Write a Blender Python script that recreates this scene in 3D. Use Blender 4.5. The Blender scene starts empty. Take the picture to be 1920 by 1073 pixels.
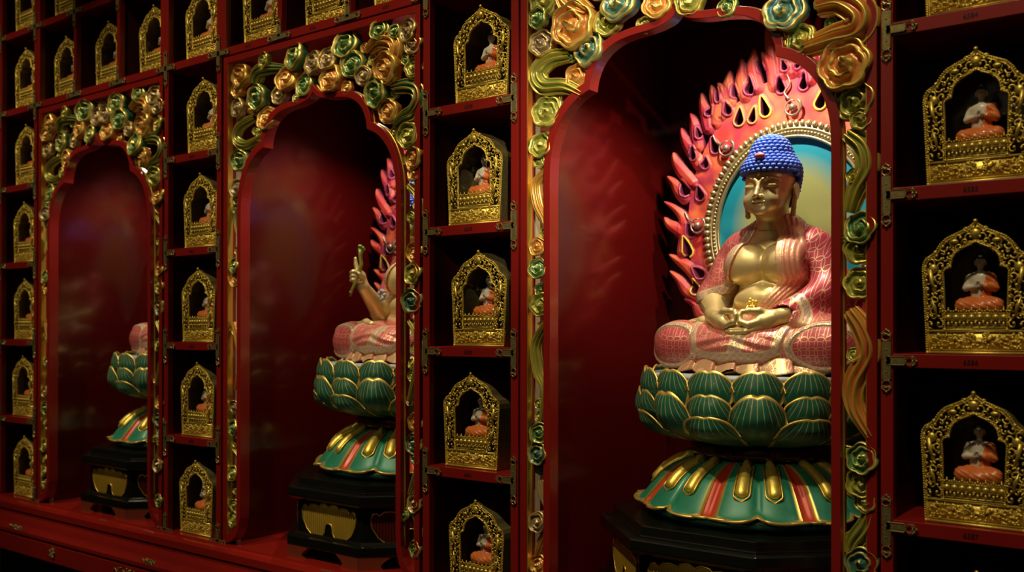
import bpy, math, random
import numpy as np
from mathutils import Vector, Matrix
random.seed(7); np.random.seed(7)
PI = math.pi
sc = bpy.context.scene
COL = sc.collection

# ------------------------------------------------------------------ camera
cam_d = bpy.data.cameras.new('camera')
cam = bpy.data.objects.new('camera', cam_d); COL.objects.link(cam)
cam.location = (0, -1.8225, .0585)
cam.rotation_mode = 'XYZ'
_y = math.radians(37.846); _p = math.radians(.175); _r = math.radians(-.047)
cam.rotation_euler = (Matrix.Rotation(_y, 3, 'Z') @ Matrix.Rotation(PI/2 + _p, 3, 'X') @ Matrix.Rotation(-_r, 3, 'Z')).to_euler()
cam_d.sensor_width = 36; cam_d.lens = 1838/1920*36
cam_d.shift_y = 73.1/1920
cam_d.clip_start = .05
cam_d.dof.use_dof = True; cam_d.dof.focus_distance = 2.25; cam_d.dof.aperture_fstop = 4.2
sc.camera = cam

# ------------------------------------------------------------------ world, lights, exposure
w = bpy.data.worlds.new('dark_hall'); sc.world = w; w.use_nodes = True
w.node_tree.nodes['Background'].inputs[0].default_value = (.55, .32, .16, 1)
w.node_tree.nodes['Background'].inputs[1].default_value = .004
sc.view_settings.view_transform = 'Standard'; sc.view_settings.look = 'None'
sc.view_settings.gamma = 1; sc.view_settings.exposure = 0
sc.view_settings.use_curve_mapping = False

def light(name, kind, loc, target, power, color, size=.1, angle=60, blend=.5, sy=None):
    d = bpy.data.lights.new(name, kind); d.energy = power; d.color = color
    if kind == 'AREA':
        d.size = size
        if sy: d.shape = 'RECTANGLE'; d.size_y = sy
    else: d.shadow_soft_size = size
    if kind == 'SPOT': d.spot_size = math.radians(angle); d.spot_blend = blend
    o = bpy.data.objects.new(name, d); COL.objects.link(o); o.location = loc
    o.rotation_euler = (Vector(target)-Vector(loc)).to_track_quat('-Z', 'Y').to_euler()
    return o
WARM = (1, .80, .50)
NC = [-3.2705, -2.1235, -.982]            # centres of the three niches
# ceiling spots of the hall, in front of and above the cabinets
for x_, p_ in ((-3.9, 140), (-2.75, 165), (-1.60, 195), (-.45, 165), (.6, 60)):
    light('hall_spot', 'SPOT', (x_, -1.8, 2.9), (x_, 0, .15), p_, WARM, .06, 40, .9)
light('front_fill', 'AREA', (-1.9, -3.3, 1.5), (-1.9, 0, .1), 2, WARM, 3.2, sy=.8)  # added soft fill that brightens the gold fronts, no fixture of the hall
# accent spots across the hall that reach the left inner wall of a niche
light('hall_accent', 'SPOT', (1.5, -3.0, 2.1), (-1.25, .18, .44), 640, (1, .86, .66), .04, 11, 1)
light('hall_accent', 'SPOT', (.35, -3.0, 2.1), (-2.40, .22, .40), 40, (1, .80, .80), .04, 11, 1)
light('hall_accent', 'SPOT', (-.8, -3.0, 2.1), (-3.55, .22, .40), 35, (1, .80, .80), .04, 11, 1)
for c in NC: light('lotus_spot', 'SPOT', (c+.25, -2.7, .95), (c+.03, .12, -.27), 45, WARM, .03, 10, .9)
# downlight behind the valance of each niche
for c, pw in zip(NC, (13, 17, 27)):
    light('niche_downlight', 'SPOT', (c+.02, .28, .885), (c+.045, .33, -.1), pw, (1, .90, .68), .015, 125, .5)

# ------------------------------------------------------------------ mesh helpers
class MB:
    def __init__(s): s.v = []; s.f = []
    def add(s, v, f, M=None):
        b = len(s.v)
        s.v += [tuple(M @ Vector(p)) for p in v] if M else [tuple(p) for p in v]
        s.f += [tuple(i+b for i in q) for q in f]; return s
    def box(s, x0, x1, y0, y1, z0, z1, M=None):
        v = [(x0,y0,z0),(x1,y0,z0),(x1,y1,z0),(x0,y1,z0),(x0,y0,z1),(x1,y0,z1),(x1,y1,z1),(x0,y1,z1)]
        return s.add(v, [(0,3,2,1),(4,5,6,7),(0,1,5,4),(1,2,6,5),(2,3,7,6),(3,0,4,7)], M)
    def ball(s, c, r, M=None, n=6, m=4):
        rx, ry, rz = r if hasattr(r, '__len__') else (r, r, r)
        v = [(c[0], c[1], c[2]+rz)]
        for i in range(1, m):
            a = PI*i/m
            for j in range(n):
                b = 2*PI*j/n
                v.append((c[0]+rx*math.sin(a)*math.cos(b), c[1]+ry*math.sin(a)*math.sin(b), c[2]+rz*math.cos(a)))
        v.append((c[0], c[1], c[2]-rz)); f = []
        for j in range(n):
            k = (j+1) % n
            f.append((0, 1+j, 1+k))
            for i in range(m-2): f.append((1+i*n+j, 1+(i+1)*n+j, 1+(i+1)*n+k, 1+i*n+k))
            f.append((1+(m-2)*n+j, len(v)-1, 1+(m-2)*n+k))
        return s.add(v, f, M)
    def tube(s, path, r, n=6, closed=False, M=None, flat=1.0):
        P = [Vector(p) for p in path]; N = len(P); v = []; f = []
        up = Vector((0, 1, 0))
        for i, p in enumerate(P):
            a = P[(i-1) % N] if (closed or i) else p; b = P[(i+1) % N] if (closed or i < N-1) else p
            t = (b-a); t = t.normalized() if t.length > 1e-9 else Vector((1, 0, 0))
            q = up if abs(t.dot(up)) < .95 else Vector((1, 0, 0))
            x = t.cross(q).normalized(); y = x.cross(t).normalized()
            rr = r[i] if hasattr(r, '__len__') else r
            for j in range(n):
                w_ = 2*PI*j/n
                v.append(tuple(p + x*rr*math.cos(w_) + y*rr*flat*math.sin(w_)))
        for i in range(N if closed else N-1):
            for j in range(n):
                k = (j+1) % n; i2 = (i+1) % N
                f.append((i*n+j, i*n+k, i2*n+k, i2*n+j))
        if not closed:
            f.append(tuple(range(n-1, -1, -1))); f.append(tuple((N-1)*n+j for j in range(n)))
        return s.add(v, f, M)
    def lathe(s, prof, n=48, c=(0, 0), a0=0, M=None, closed=True):
        v = []; f = []
        for r, z in prof:
            for j in range(n):
                a = a0+2*PI*j/n; v.append((c[0]+r*math.sin(a), c[1]-r*math.cos(a), z))
        m = len(prof)
        for i in range(m-1):
            for j in range(n):
                k = (j+1) % n; f.append((i*n+j, i*n+k, (i+1)*n+k, (i+1)*n+j))
        f.append(tuple(range(n-1, -1, -1))); f.append(tuple((m-1)*n+j for j in range(n)))
        return s.add(v, f, M)
    def prism(s, poly, y0, y1, M=None):           # polygon in x,z pushed along y
        n = len(poly)
        v = [(x, y0, z) for x, z in poly]+[(x, y1, z) for x, z in poly]
        f = [tuple(range(n)), tuple(range(2*n-1, n-1, -1))]
        for i in range(n):
            k = (i+1) % n; f.append((i, i+n, k+n, k))
        return s.add(v, f, M)
    def band(s, A, B, y0, y1, closed=False, M=None):   # plate between two outlines in x,z
        n = len(A); v = []
        for P in (A, B):
            v += [(x, y0, z) for x, z in P]
        for P in (A, B):
            v += [(x, y1, z) for x, z in P]
        f = []
        for i in range(n if closed else n-1):
            k = (i+1) % n
            f += [(i, k, n+k, n+i), (2*n+i, 3*n+i, 3*n+k, 2*n+k), (i, 2*n+i, 2*n+k, k), (n+i, n+k, 3*n+k, 3*n+i)]
        if not closed:
            f += [(0, n, 3*n, 2*n), (n-1, 3*n-1, 4*n-1, 2*n-1)]
        return s.add(v, f, M)
    def build(s, name, mat, parent=None, smooth=False, bevel=0, fix=False):
        me = bpy.data.meshes.new(name); me.from_pydata(s.v, [], s.f)
        import bmesh
        bm = bmesh.new(); bm.from_mesh(me); bmesh.ops.recalc_face_normals(bm, faces=bm.faces[:]); bm.to_mesh(me); bm.free()
        return link(name, me, mat, parent, smooth, bevel)
def link(name, me, mat, parent=None, smooth=False, bevel=0):
    if mat is not None: me.materials.append(mat)
    if smooth: me.shade_smooth()
    o = bpy.data.objects.new(name, me); COL.objects.link(o)
    if parent: o.parent = parent
    if bevel:
        b = o.modifiers.new('bevel', 'BEVEL'); b.width = bevel; b.segments = 2; b.limit_method = 'ANGLE'
    return o
def npmesh(name, V, F, mat, parent=None, smooth=True, attrs=None):
    me = bpy.data.meshes.new(name)
    V = np.asarray(V, np.float32); F = np.asarray(F, np.int32)
    me.vertices.add(len(V)); me.vertices.foreach_set('co', V.ravel())
    k = F.shape[1]
    me.loops.add(F.size); me.loops.foreach_set('vertex_index', F.ravel())
    me.polygons.add(len(F)); me.polygons.foreach_set('loop_start', np.arange(0, F.size, k, dtype=np.int32))
    me.update(calc_edges=True); me.validate()
    for n_, a in (attrs or {}).items():
        at = me.attributes.new(n_, 'FLOAT', 'POINT'); at.data.foreach_set('value', np.asarray(a, np.float32))
    return link(name, me, mat, parent, smooth)
def thing(name, label, cat, loc=(0, 0, 0), rz=0, group=None):
    o = bpy.data.objects.new(name, None); COL.objects.link(o); o.empty_display_size = .02
    o.location = loc; o.rotation_euler = (0, 0, rz); o['label'] = label; o['category'] = cat
    if group: o['group'] = group
    return o
def children(o): return [c for c in COL.objects if c.parent == o]
def copy_tree(o, parent=None):
    c = o.copy(); COL.objects.link(c); c.parent = parent
    for ch in children(o): copy_tree(ch, c)
    return c

# ------------------------------------------------------------------ signed distance modelling
f32 = np.float32
def ell(P, c, r):
    x, y, z = (P[0]-c[0])/r[0], (P[1]-c[1])/r[1], (P[2]-c[2])/r[2]
    k0 = np.sqrt(x*x+y*y+z*z)+1e-9
    k1 = np.sqrt((x/r[0])**2+(y/r[1])**2+(z/r[2])**2)+1e-9
    return k0*(k0-1)/k1
def cap(P, a, b, ra, rb):
    d = [b[i]-a[i] for i in range(3)]; L = sum(q*q for q in d)+1e-12
    t = np.clip(((P[0]-a[0])*d[0]+(P[1]-a[1])*d[1]+(P[2]-a[2])*d[2])/L, 0, 1)
    return np.sqrt((P[0]-a[0]-t*d[0])**2+(P[1]-a[1]-t*d[1])**2+(P[2]-a[2]-t*d[2])**2)-(ra+(rb-ra)*t)
def chain(P, pts, rs, k=.004):
    d = None
    for i in range(len(pts)-1):
        e = cap(P, pts[i], pts[i+1], rs[i], rs[i+1]); d = e if d is None else smin(d, e, k)
    return d
def smin(a, b, k):
    h = np.maximum(k-np.abs(a-b), 0)/k
    return np.minimum(a, b)-h*h*k*.25
def smax(a, b, k): return -smin(-a, -b, k)
def sst(a, b, x):
    t = np.clip((x-a)/(b-a), 0, 1); return t*t*(3-2*t)
def surf(fn, lo, hi, h):
    ax = [np.arange(lo[i], hi[i]+h, h, dtype=f32) for i in range(3)]
    P = np.meshgrid(*ax, indexing='ij'); V = fn(P).astype(f32)
    nx, ny, nz = V.shape; S = V < 0
    cnt = np.zeros((nx-1, ny-1, nz-1), np.int8)
    C8 = [(i, j, k) for i in (0, 1) for j in (0, 1) for k in (0, 1)]
    for i, j, k in C8: cnt += S[i:nx-1+i, j:ny-1+j, k:nz-1+k]
    I, J, K = np.nonzero((cnt > 0) & (cnt < 8)); n = len(I)
    cv = {c: V[I+c[0], J+c[1], K+c[2]] for c in C8}
    acc = np.zeros((n, 3)); m = np.zeros(n)
    for a in C8:
        for d in range(3):
            if a[d]: continue
            b = list(a); b[d] = 1; b = tuple(b)
            va, vb = cv[a], cv[b]; x = (va < 0) != (vb < 0)
            t = np.where(x, va/np.where(x, va-vb, 1), 0)
            p = np.tile(np.array(a, float), (n, 1)); p[:, d] += t
            acc[x] += p[x]; m += x
    vert = np.stack([I, J, K], 1)+acc/m[:, None]
    vert = vert*h+np.array(lo)
    vid = -np.ones(cnt.shape, np.int32); vid[I, J, K] = np.arange(n)
    Fs = []
    for d in range(3):
        e, g = [(1, 2), (2, 0), (0, 1)][d]
        sl = [slice(1, -1)]*3; sl[d] = slice(0, -1); A = S[tuple(sl)]
        sl2 = [slice(1, -1)]*3; sl2[d] = slice(1, None); B = S[tuple(sl2)]
        idx = np.array(np.nonzero(A != B)).T
        if not len(idx): continue
        inside = A[tuple(idx.T)]
        base = idx.copy(); base[:, e] += 1; base[:, g] += 1
        def q(de, dg):
            c = base.copy(); c[:, e] -= de; c[:, g] -= dg; return vid[c[:, 0], c[:, 1], c[:, 2]]
        Q = np.stack([q(1, 1), q(0, 1), q(0, 0), q(1, 0)], 1)
        Q[~inside] = Q[~inside][:, ::-1]; Fs.append(Q)
    return vert, np.concatenate(Fs)

# ------------------------------------------------------------------ materials
class X:
    nt = None
    def __init__(s, v): s.v = v
    @staticmethod
    def op(o, *a, clamp=False):
        n = X.nt.nodes.new('ShaderNodeMath'); n.operation = o; n.use_clamp = clamp
        for i, q in enumerate(a):
            q = q.v if isinstance(q, X) else q
            if isinstance(q, (int, float)): n.inputs[i].default_value = q
            else: X.nt.links.new(q, n.inputs[i])
        return X(n.outputs[0])
    def __add__(s, o): return X.op('ADD', s, o)
    __radd__ = __add__
    def __sub__(s, o): return X.op('SUBTRACT', s, o)
    def __rsub__(s, o): return X.op('SUBTRACT', o, s)
    def __mul__(s, o): return X.op('MULTIPLY', s, o)
    __rmul__ = __mul__
    def __truediv__(s, o): return X.op('DIVIDE', s, o)
def fr(a): return X.op('FRACT', a)
def ab(a): return X.op('ABSOLUTE', a)
def mn(a, b): return X.op('MINIMUM', a, b)
def mx(a, b): return X.op('MAXIMUM', a, b)
def lt(a, b): return X.op('LESS_THAN', a, b)
def gt(a, b): return X.op('GREATER_THAN', a, b)
def step(a, b, x):                                   # linear ramp, clamped
    return X.op('MULTIPLY', X.op('SUBTRACT', x, a), 1/(b-a), clamp=True)
def attr(n):
    q = X.nt.nodes.new('ShaderNodeAttribute'); q.attribute_name = n; return X(q.outputs['Fac'])
def objco():
    t = X.nt.nodes.new('ShaderNodeTexCoord'); s = X.nt.nodes.new('ShaderNodeSeparateXYZ')
    X.nt.links.new(t.outputs['Object'], s.inputs[0]); return X(s.outputs[0]), X(s.outputs[1]), X(s.outputs[2])
def noise(scale, detail=3, kind='NOISE'):
    t = X.nt.nodes.new('ShaderNodeTexCoord')
    if kind == 'NOISE': n = X.nt.nodes.new('ShaderNodeTexNoise'); n.inputs['Detail'].default_value = detail
    else: n = X.nt.nodes.new('ShaderNodeTexVoronoi')
    n.inputs['Scale'].default_value = scale; X.nt.links.new(t.outputs['Object'], n.inputs['Vector'])
    return X(n.outputs[0])
def mixc(a, b, f):
    n = X.nt.nodes.new('ShaderNodeMix'); n.data_type = 'RGBA'
    for i, q in ((6, a), (7, b)):
        if isinstance(q, tuple): n.inputs[i].default_value = (*q[:3], 1)
        else: X.nt.links.new(q, n.inputs[i])
    if isinstance(f, X): X.nt.links.new(f.v, n.inputs[0])
    else: n.inputs[0].default_value = f
    return n.outputs[2]
def newmat(name, rough=.4, metal=0, coat=0, col=(.5, .5, .5)):
    m = bpy.data.materials.new(name); m.use_nodes = True; X.nt = m.node_tree
    b = X.nt.nodes['Principled BSDF']; b.inputs['Roughness'].default_value = rough
    b.inputs['Metallic'].default_value = metal; b.inputs['Base Color'].default_value = (*col, 1)
    b.inputs['Coat Weight'].default_value = coat; b.inputs['Coat Roughness'].default_value = .12
    return m, b
def setc(b, sock, v):
    v = v.v if isinstance(v, X) else v
    X.nt.links.new(v, b.inputs[sock])
def bump(b, h, dist=.002, st=.5):
    n = X.nt.nodes.new('ShaderNodeBump'); n.inputs['Distance'].default_value = dist; n.inputs['Strength'].default_value = st
    X.nt.links.new(h.v, n.inputs['Height']); X.nt.links.new(n.outputs[0], b.inputs['Normal'])
def simple(name, col, rough=.4, metal=0, coat=0, var=.15, sc_=30):
    m, b = newmat(name, rough, metal, coat, col)
    n = noise(sc_)
    setc(b, 'Base Color', mixc(tuple(c*(1-var) for c in col), tuple(min(1, c*(1+var)) for c in col), n))
    return m
M = {}
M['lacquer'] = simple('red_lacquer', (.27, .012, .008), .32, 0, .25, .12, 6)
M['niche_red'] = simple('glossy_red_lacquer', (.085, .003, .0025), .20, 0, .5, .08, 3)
M['board_red'] = simple('red_lacquer_board', (.30, .014, .008), .25, 0, .4, .1, 4)
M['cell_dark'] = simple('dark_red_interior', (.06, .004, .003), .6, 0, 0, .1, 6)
M['black'] = simple('black_lacquer', (.006, .007, .005), .22, 0, .35, .2, 12)
M['brown'] = simple('brown_red_wood', (.20, .035, .015), .4, 0, .2)
GOLD = (.86, .62, .10)
m, b = newmat('bright_gold', .42, .72); n = noise(60, 4)
setc(b, 'Base Color', mixc((.70, .50, .05), (1.0, .82, .20), n)); bump(b, noise(350, 3), .0012, .35); M['gold'] = m
m, b = newmat('aged_brass', .45, .8); n = noise(140, 4)
setc(b, 'Base Color', mixc((.20, .15, .045), (.62, .52, .22), n)); bump(b, noise(500, 3), .0006, .4); M['brass'] = m
M['liner'] = simple('gold_leaf_reveal', (.80, .52, .08), .35, .8, 0, .3, 8)
M['beige'] = simple('bare_wood_edge', (.42, .33, .20), .6, 0, 0, .2, 20)
m, b = newmat('statue_gold', .42, .55); n = noise(25, 3)
setc(b, 'Base Color', mixc((.60, .47, .17), (.78, .66, .34), n)); M['skin'] = m
M['ring'] = simple('pale_gold_ring', (.62, .52, .28), .38, .8, 0, .2, 60)
m, b = newmat('blue_curls', .55, 0); n = noise(90, 2)
setc(b, 'Base Color', mixc((.07, .15, .70), (.13, .26, .92), n)); M['hair'] = m
M['jewel'] = simple('pink_jewel', (.85, .22, .25), .35)
M['figure_white'] = simple('cream_glaze', (.72, .66, .52), .4, 0, .2)
M['figure_orange'] = simple('orange_glaze', (.75, .20, .045), .35, 0, .3)
M['figure_hair'] = simple('dark_blue_glaze', (.03, .03, .06), .5)
M['petal_core'] = simple('dark_green_paint', (.01, .09, .05), .4)
M['plate'] = simple('grey_blue_plate', (.30, .36, .40), .5)
M['amber'] = simple('yellow_ochre_panel', (.42, .28, .03), .45, .2)
M['darkred'] = simple('dark_red_paint', (.10, .012, .008), .4, 0, .2)
M['ink'] = simple('black_ink', (.02, .004, .004), .6)
M['floor'] = simple('dark_stone_floor', (.03, .028, .025), .35)
M['wallm'] = simple('dark_wall_paint', (.03, .012, .01), .7)
M['white'] = simple('pearl_white', (.85, .82, .75), .3)

# painted carving: paint colour in the hollows, gold on the ridges
FC = {'g': ((.02, .17, .08), (.10, .28, .07)), 'y': ((.16, .24, .03), (.40, .42, .07)), 'o': ((.62, .17, .035), (.72, .33, .06)),
      'm': ((.25, .15, .14), (.36, .26, .16)), 't': ((.02, .13, .16), (.05, .22, .17)), 'b': ((.02, .14, .22), (.08, .22, .14))}
for k, (c0, c1) in FC.items():
    m, b = newmat('carving_'+{'g':'green','y':'olive','o':'orange','m':'mauve','t':'teal','b':'blue'}[k], .34, .35, .2)
    g = attr('gold'); n = noise(12, 2)
    base = mixc(c0, c1, step(.35, .65, n))
    setc(b, 'Base Color', mixc(base, (.88, .66, .14), step(.25, .85, g)))
    setc(b, 'Metallic', .20+.55*step(.3, .9, g)); M['f_'+k] = m

# petals
def petal_mat(name, c0, c1, vein=True):
    m, b = newmat(name, .42, .1, .06)
    s, t = attr('s'), attr('t'); e = mx(ab(s), t)
    n = noise(60, 3)
    base = mixc(c0, c1, n)
    if vein:
        qv = s/(1.45-t)
        ln = lt(ab(fr(qv*3.6+.5)-.5), .07)
        ln = ln*step(.40, .62, t)*step(.97, .82, ab(s))
        base = mixc(base, (.50, .42, .13), ln*.8)
    rim = step(.92, .95, e)
    setc(b, 'Base Color', mixc(base, (.75, .55, .14), rim))
    setc(b, 'Metallic', .1+.65*rim); M[name] = m
petal_mat('petal_green', (.008, .085, .055), (.02, .16, .095))
petal_mat('low_green', (.012, .17, .10), (.025, .24, .15), False)
petal_mat('low_red', (.42, .03, .012), (.58, .06, .02), False)

# robe
def robe_mat():
    m, b = newmat('patterned_robe', .42, .1, .1)
    x, y, z = objco(); band, tone = attr('band'), attr('tone')
    u = x; v = z-y*.8
    p = .0180
    a, c = fr(u/p+40), fr(v/p+40)
    d = None
    for i in (0, 1):
        for j in (0, 1):
            r = X.op('SQRT', (a-i)*(a-i)+(c-j)*(c-j))
            q = ab(r-.7071); d = q if d is None else mn(d, q)
    lines = lt(d, .036)
    q = .017
    a2, c2 = fr(u/q+40)-.5, fr(v/q+40)-.5
    r = X.op('SQRT', a2*a2+c2*c2); an = X.op('ARCTAN2', c2, a2)
    fl = lt(X.op('MULTIPLY', ab(X.op('SINE', an*5)), 1.0), .45)*lt(r, .44)*gt(r, .12)
    fl = mx(fl, lt(ab(r-.47), .04))
    field = mixc((.42, .028, .065), (.76, .33, .23), tone)
    bandc = mixc((.34, .22, .23), (.70, .38, .24), tone)
    bb = step(.45, .55, band); edge = lt(ab(band-.5), .14)
    gl = mx(mx(lines*(1-bb), fl*bb), edge)
    col = mixc(mixc(field, bandc, bb), (.90, .72, .36), gl*(.52+.28*bb))
    setc(b, 'Base Color', col); setc(b, 'Metallic', .1+gl*.45)
    return m
M['robe'] = robe_mat()
m, b = newmat('flame_paint', .55, 0, .03)
rim, edge, rc = attr('rim'), attr('edge'), attr('rc'); n = noise(9, 2)
base = mixc((.62, .035, .035), (.82, .17, .06), step(.42, .6, n))
base = mixc(base, (.40, .02, .075), step(.5, .68, noise(17, 2))*.8)
base = mixc(base, (.16, .015, .05), edge*.8)
rcol = mixc((.30, .03, .09), (.80, .58, .05), rc)
setc(b, 'Base Color', mixc(base, rcol, rim)); M['flame'] = m
m, b = newmat('halo_disc_paint', .5, 0)
x, y, z = objco(); r = X.op('SQRT', (x/.198)*(x/.198)+((z-.356)/.228)*((z-.356)/.228))
setc(b, 'Base Color', mixc((.36, .36, .12), (.005, .27, .38), step(.58, .84, r))); M['disc'] = m
M['swirl'] = simple('silver_bronze_swirl', (.42, .30, .24), .35, .7)

# ------------------------------------------------------------------ the hall
def struct(name, mb, mat):
    o = mb.build(name, mat); o['kind'] = 'structure'; return o
struct('floor', MB().box(-5.2, 1.6, -4.2, 1.0, -1.32, -1.30), M['floor'])
struct('wall_back', MB().box(-5.2, 1.6, .80, .86, -1.30, 3.3), M['wallm'])
struct('ceiling', MB().box(-5.2, 1.6, -4.2, 1.0, 3.3, 3.36), M['wallm'])

# ------------------------------------------------------------------ brass corner fittings
def fitting_arm(mb, dx, dz, L, w=.0075, y=-.0025):
    # a bar from the centre along (dx,dz) ending in a pierced leaf tip
    px, pz = -dz, dx
    def P(a, c): return (dx*a+px*c, dz*a+pz*c)
    b = L*.60
    mb.prism([P(0, -w), P(b, -w), P(b+.004, -w*.35), P(b+.004, w*.35), P(b, w), P(0, w)][::-1], y, .0005)
    for sgn in (-1, 1):                                   # raised edge lines
        mb.tube([(P(.002, sgn*w)[0], y, P(.002, sgn*w)[1]), (P(b, sgn*w)[0], y, P(b, sgn*w)[1])], .0011, 5)
    def t(pts, r=.0013):
        mb.tube([(P(a, c)[0], y, P(a, c)[1]) for a, c in pts], r, 5)
    for sgn in (-1, 1):
        t([(b+.002, sgn*w*.3), (b+.006, sgn*w*.95), (b+.012, sgn*w*.95), (b+.014, sgn*w*.2)])
        t([(b+.014, sgn*w*.2), (b+.019, sgn*w*.9), (L-.003, sgn*w*.6), (L, 0)])
    for a, c, r in ((L+.0005, 0, .0022), (b+.015, w, .002), (b+.015, -w, .002), (b+.015, 0, .0022), (b+.003, 0, .0015)):
        q = P(a, c); mb.ball((q[0], y, q[1]), r)
FIT = {}
def fitting(kind):
    if kind not in FIT:
        mb = MB()
        for dx, dz, L in {'R': ((0,1,.056),(0,-1,.056),(1,0,.052)), 'L': ((0,1,.056),(0,-1,.056),(-1,0,.052)),
                          'X': ((0,1,.056),(0,-1,.056),(1,0,.052),(-1,0,.052)), 'U': ((0,1,.056),(1,0,.04),(-1,0,.04)),
                          'W': ((0,1,.05),(1,0,.05),(-1,0,.05))}[kind]:
            fitting_arm(mb, dx, dz, L)
        for x_, z_ in ((0, 0), (0, .02), (0, -.02)):
            if kind in 'UW' and z_ < 0: continue
            mb.ball((x_, -.003, z_), .0014)
        FIT[kind] = mb.build('corner_fitting', M['brass'], smooth=False)
        return FIT[kind], True
    return FIT[kind], False
def put_fitting(kind, x, z, parent, y=-.001):
    o, first = fitting(kind)
    if not first: o = o.copy(); COL.objects.link(o)
    o.parent = parent; o.location = (x, y, z); return o

def number(txt, x, z, parent):
    cu = bpy.data.curves.new('shelf_number', 'FONT'); cu.body = txt; cu.size = .0125; cu.align_x = 'CENTER'; cu.align_y = 'CENTER'
    cu.extrude = .0002
    t = bpy.data.objects.new('tmp', cu); COL.objects.link(t)
    bpy.context.view_layer.update()
    me = bpy.data.meshes.new_from_object(t.evaluated_get(bpy.context.evaluated_depsgraph_get()))
    bpy.data.objects.remove(t)
    me.materials.clear()
    o = link('shelf_number', me, M['ink'], parent); o.rotation_euler = (PI/2, 0, 0); o.location = (x, -.0004, z)
    return o

# ------------------------------------------------------------------ display cabinets
ST = .0222/2
CD = .20        # cell depth
def cabinet(label, xs, z0, z1, fits, nums=None, top=True):
    """xs: stile centre lines; shelves every .3 from z0 to z1"""
    t = thing('display_cabinet', label, 'cabinet', (0, 0, 0))
    for i, x in enumerate(xs):
        mid = 0 < i < len(xs)-1
        hw = .009 if mid else ST
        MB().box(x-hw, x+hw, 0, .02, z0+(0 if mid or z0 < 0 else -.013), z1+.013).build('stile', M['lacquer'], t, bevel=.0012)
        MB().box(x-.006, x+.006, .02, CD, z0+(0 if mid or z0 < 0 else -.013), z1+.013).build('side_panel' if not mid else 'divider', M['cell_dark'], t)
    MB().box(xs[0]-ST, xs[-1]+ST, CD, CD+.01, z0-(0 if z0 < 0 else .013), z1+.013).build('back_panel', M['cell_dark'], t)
    k = 0; z = z0 if z0 > 0 else z0+.3
    while z <= z1+1e-6:
        sh = MB().box(xs[0]+ST*.5, xs[-1]-ST*.5, .0004, CD, z-.0125, z+.0125).build('shelf', M['lacquer'], t, bevel=.0012)
        r = round(z, 1)
        if nums and r in nums:
            for x_, s_ in nums[r]: number(s_, x_, z-.001, sh)
        z += .3
    for kind, x, z in fits: put_fitting(kind, x, z, t)
    return t
uO0, uA, uB, uBr, uC, uCr, uD, uDr = -3.985, -3.703, -2.838, -2.556, -1.691, -1.409, -.5544, -.272
R6 = [.6, .3, 0., -.3, -.6]
cabinet('far left narrow red cabinet column of gold shrines cut by the picture edge', [uO0, uA], -.6, 1.5,
        [('R', uO0, z) for z in (1.2, .9, .6, .3, 0, -.3)]+[('L', uA, z) for z in (.6, .3, 0, -.3)]+[('X', uA, 1.2), ('X', uA, .9), ('U', uA, -.598)])
cabinet('narrow red cabinet column between the first and second niche from the left', [uB, uBr], -.6, 1.2,
        [('R', uB, z) for z in (.6, .3, 0, -.3)]+[('L', uBr, z) for z in (.6, .3, 0, -.3)]+[('X', uB, .9), ('X', uBr, .9), ('U', uB, -.598), ('U', uBr, -.598)],
        {round(.6-.3*i, 1): [(-2.697, str(6532+i))] for i in range(4)})
cabinet('narrow red cabinet column directly left of the niche with the blue haired statue', [uC, uCr], -.6, 1.2,
        [('R', uC, z) for z in (.6, .3, 0, -.3)]+[('L', uCr, z) for z in (.6, .3, 0, -.3)]+[('X', uC, .9), ('X', uCr, .9)],
        {round(.6-.3*i, 1): [(-1.551, str(6558+i))] for i in range(4)})
cabinet('rightmost red cabinet column with the largest looking gold shrines', [uD, uDr], -.6, .9,
        [('R', uD, z) for z in (.6, .3, 0, -.3)]+[('L', uDr, z) for z in (.6, .3, 0, -.3)],
        {round(.6-.3*i, 1): [(-.413, str(6584+i))] for i in range(4)})
def grid(label, x0, x1, z1, nums):
    xs = [x0+.0228, x0+(x1-x0)/3, x0+2*(x1-x0)/3, x1-.0228]
    zz = [z for z in (.9, 1.2) if z < z1]
    f = [('W' if z == .9 else 'X', x, z+(.0 if z > .9 else 0)) for z in zz for x in xs[1:3]]
    return cabinet(label, xs, .9, z1, f, nums)
grid('two rows of red shrine cells above the leftmost niche', uA, uB, 1.5, None)
grid('row of three red shrine cells above the middle niche', uBr, uC, 1.2, {.9: [(-2.412, '6555'), (-2.124, '6556'), (-1.836, '6557')]})

# ------------------------------------------------------------------ niches
IN = [(.325,.40),(.322,.45),(.312,.49),(.297,.525),(.273,.555),(.247,.575),(.217,.588),(.213,.612),(.200,.642),(.180,.664),(.150,.681),(.110,.689),(.070,.692),(.040,.697),(.016,.705),(0,.720)]
OUT = [(.343,.40),(.340,.455),(.329,.50),(.311,.54),(.286,.573),(.255,.595),(.231,.605),(.227,.628),(.213,.656),(.189,.683),(.155,.699),(.112,.706),(.072,.709),(.045,.713),(.020,.722),(0,.742)]
def dens(P, n=3):
    o = []
    for i in range(len(P)-1):
        p0 = P[max(i-1, 0)]; p1 = P[i]; p2 = P[i+1]; p3 = P[min(i+2, len(P)-1)]
        cusp = lambda q: q in (IN[6], OUT[6])
        for k in range(n):
            t = k/n
            if cusp(p1): p0 = p1
            if cusp(p2): p3 = p2
            o.append(tuple(.5*((2*p1[j])+(p2[j]-p0[j])*t+(2*p0[j]-5*p1[j]+4*p2[j]-p3[j])*t*t+(3*p1[j]-p0[j]-3*p2[j]+p3[j])*t**3) for j in (0, 1)))
    return o+[P[-1]]
flareI = [(.392, -.597), (.372, -.590), (.352, -.575), (.336, -.550), (.327, -.515), (.325, -.47)]
flareO = [(.395, -.575), (.384, -.568), (.366, -.555), (.352, -.535), (.344, -.508), (.343, -.47)]
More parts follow.
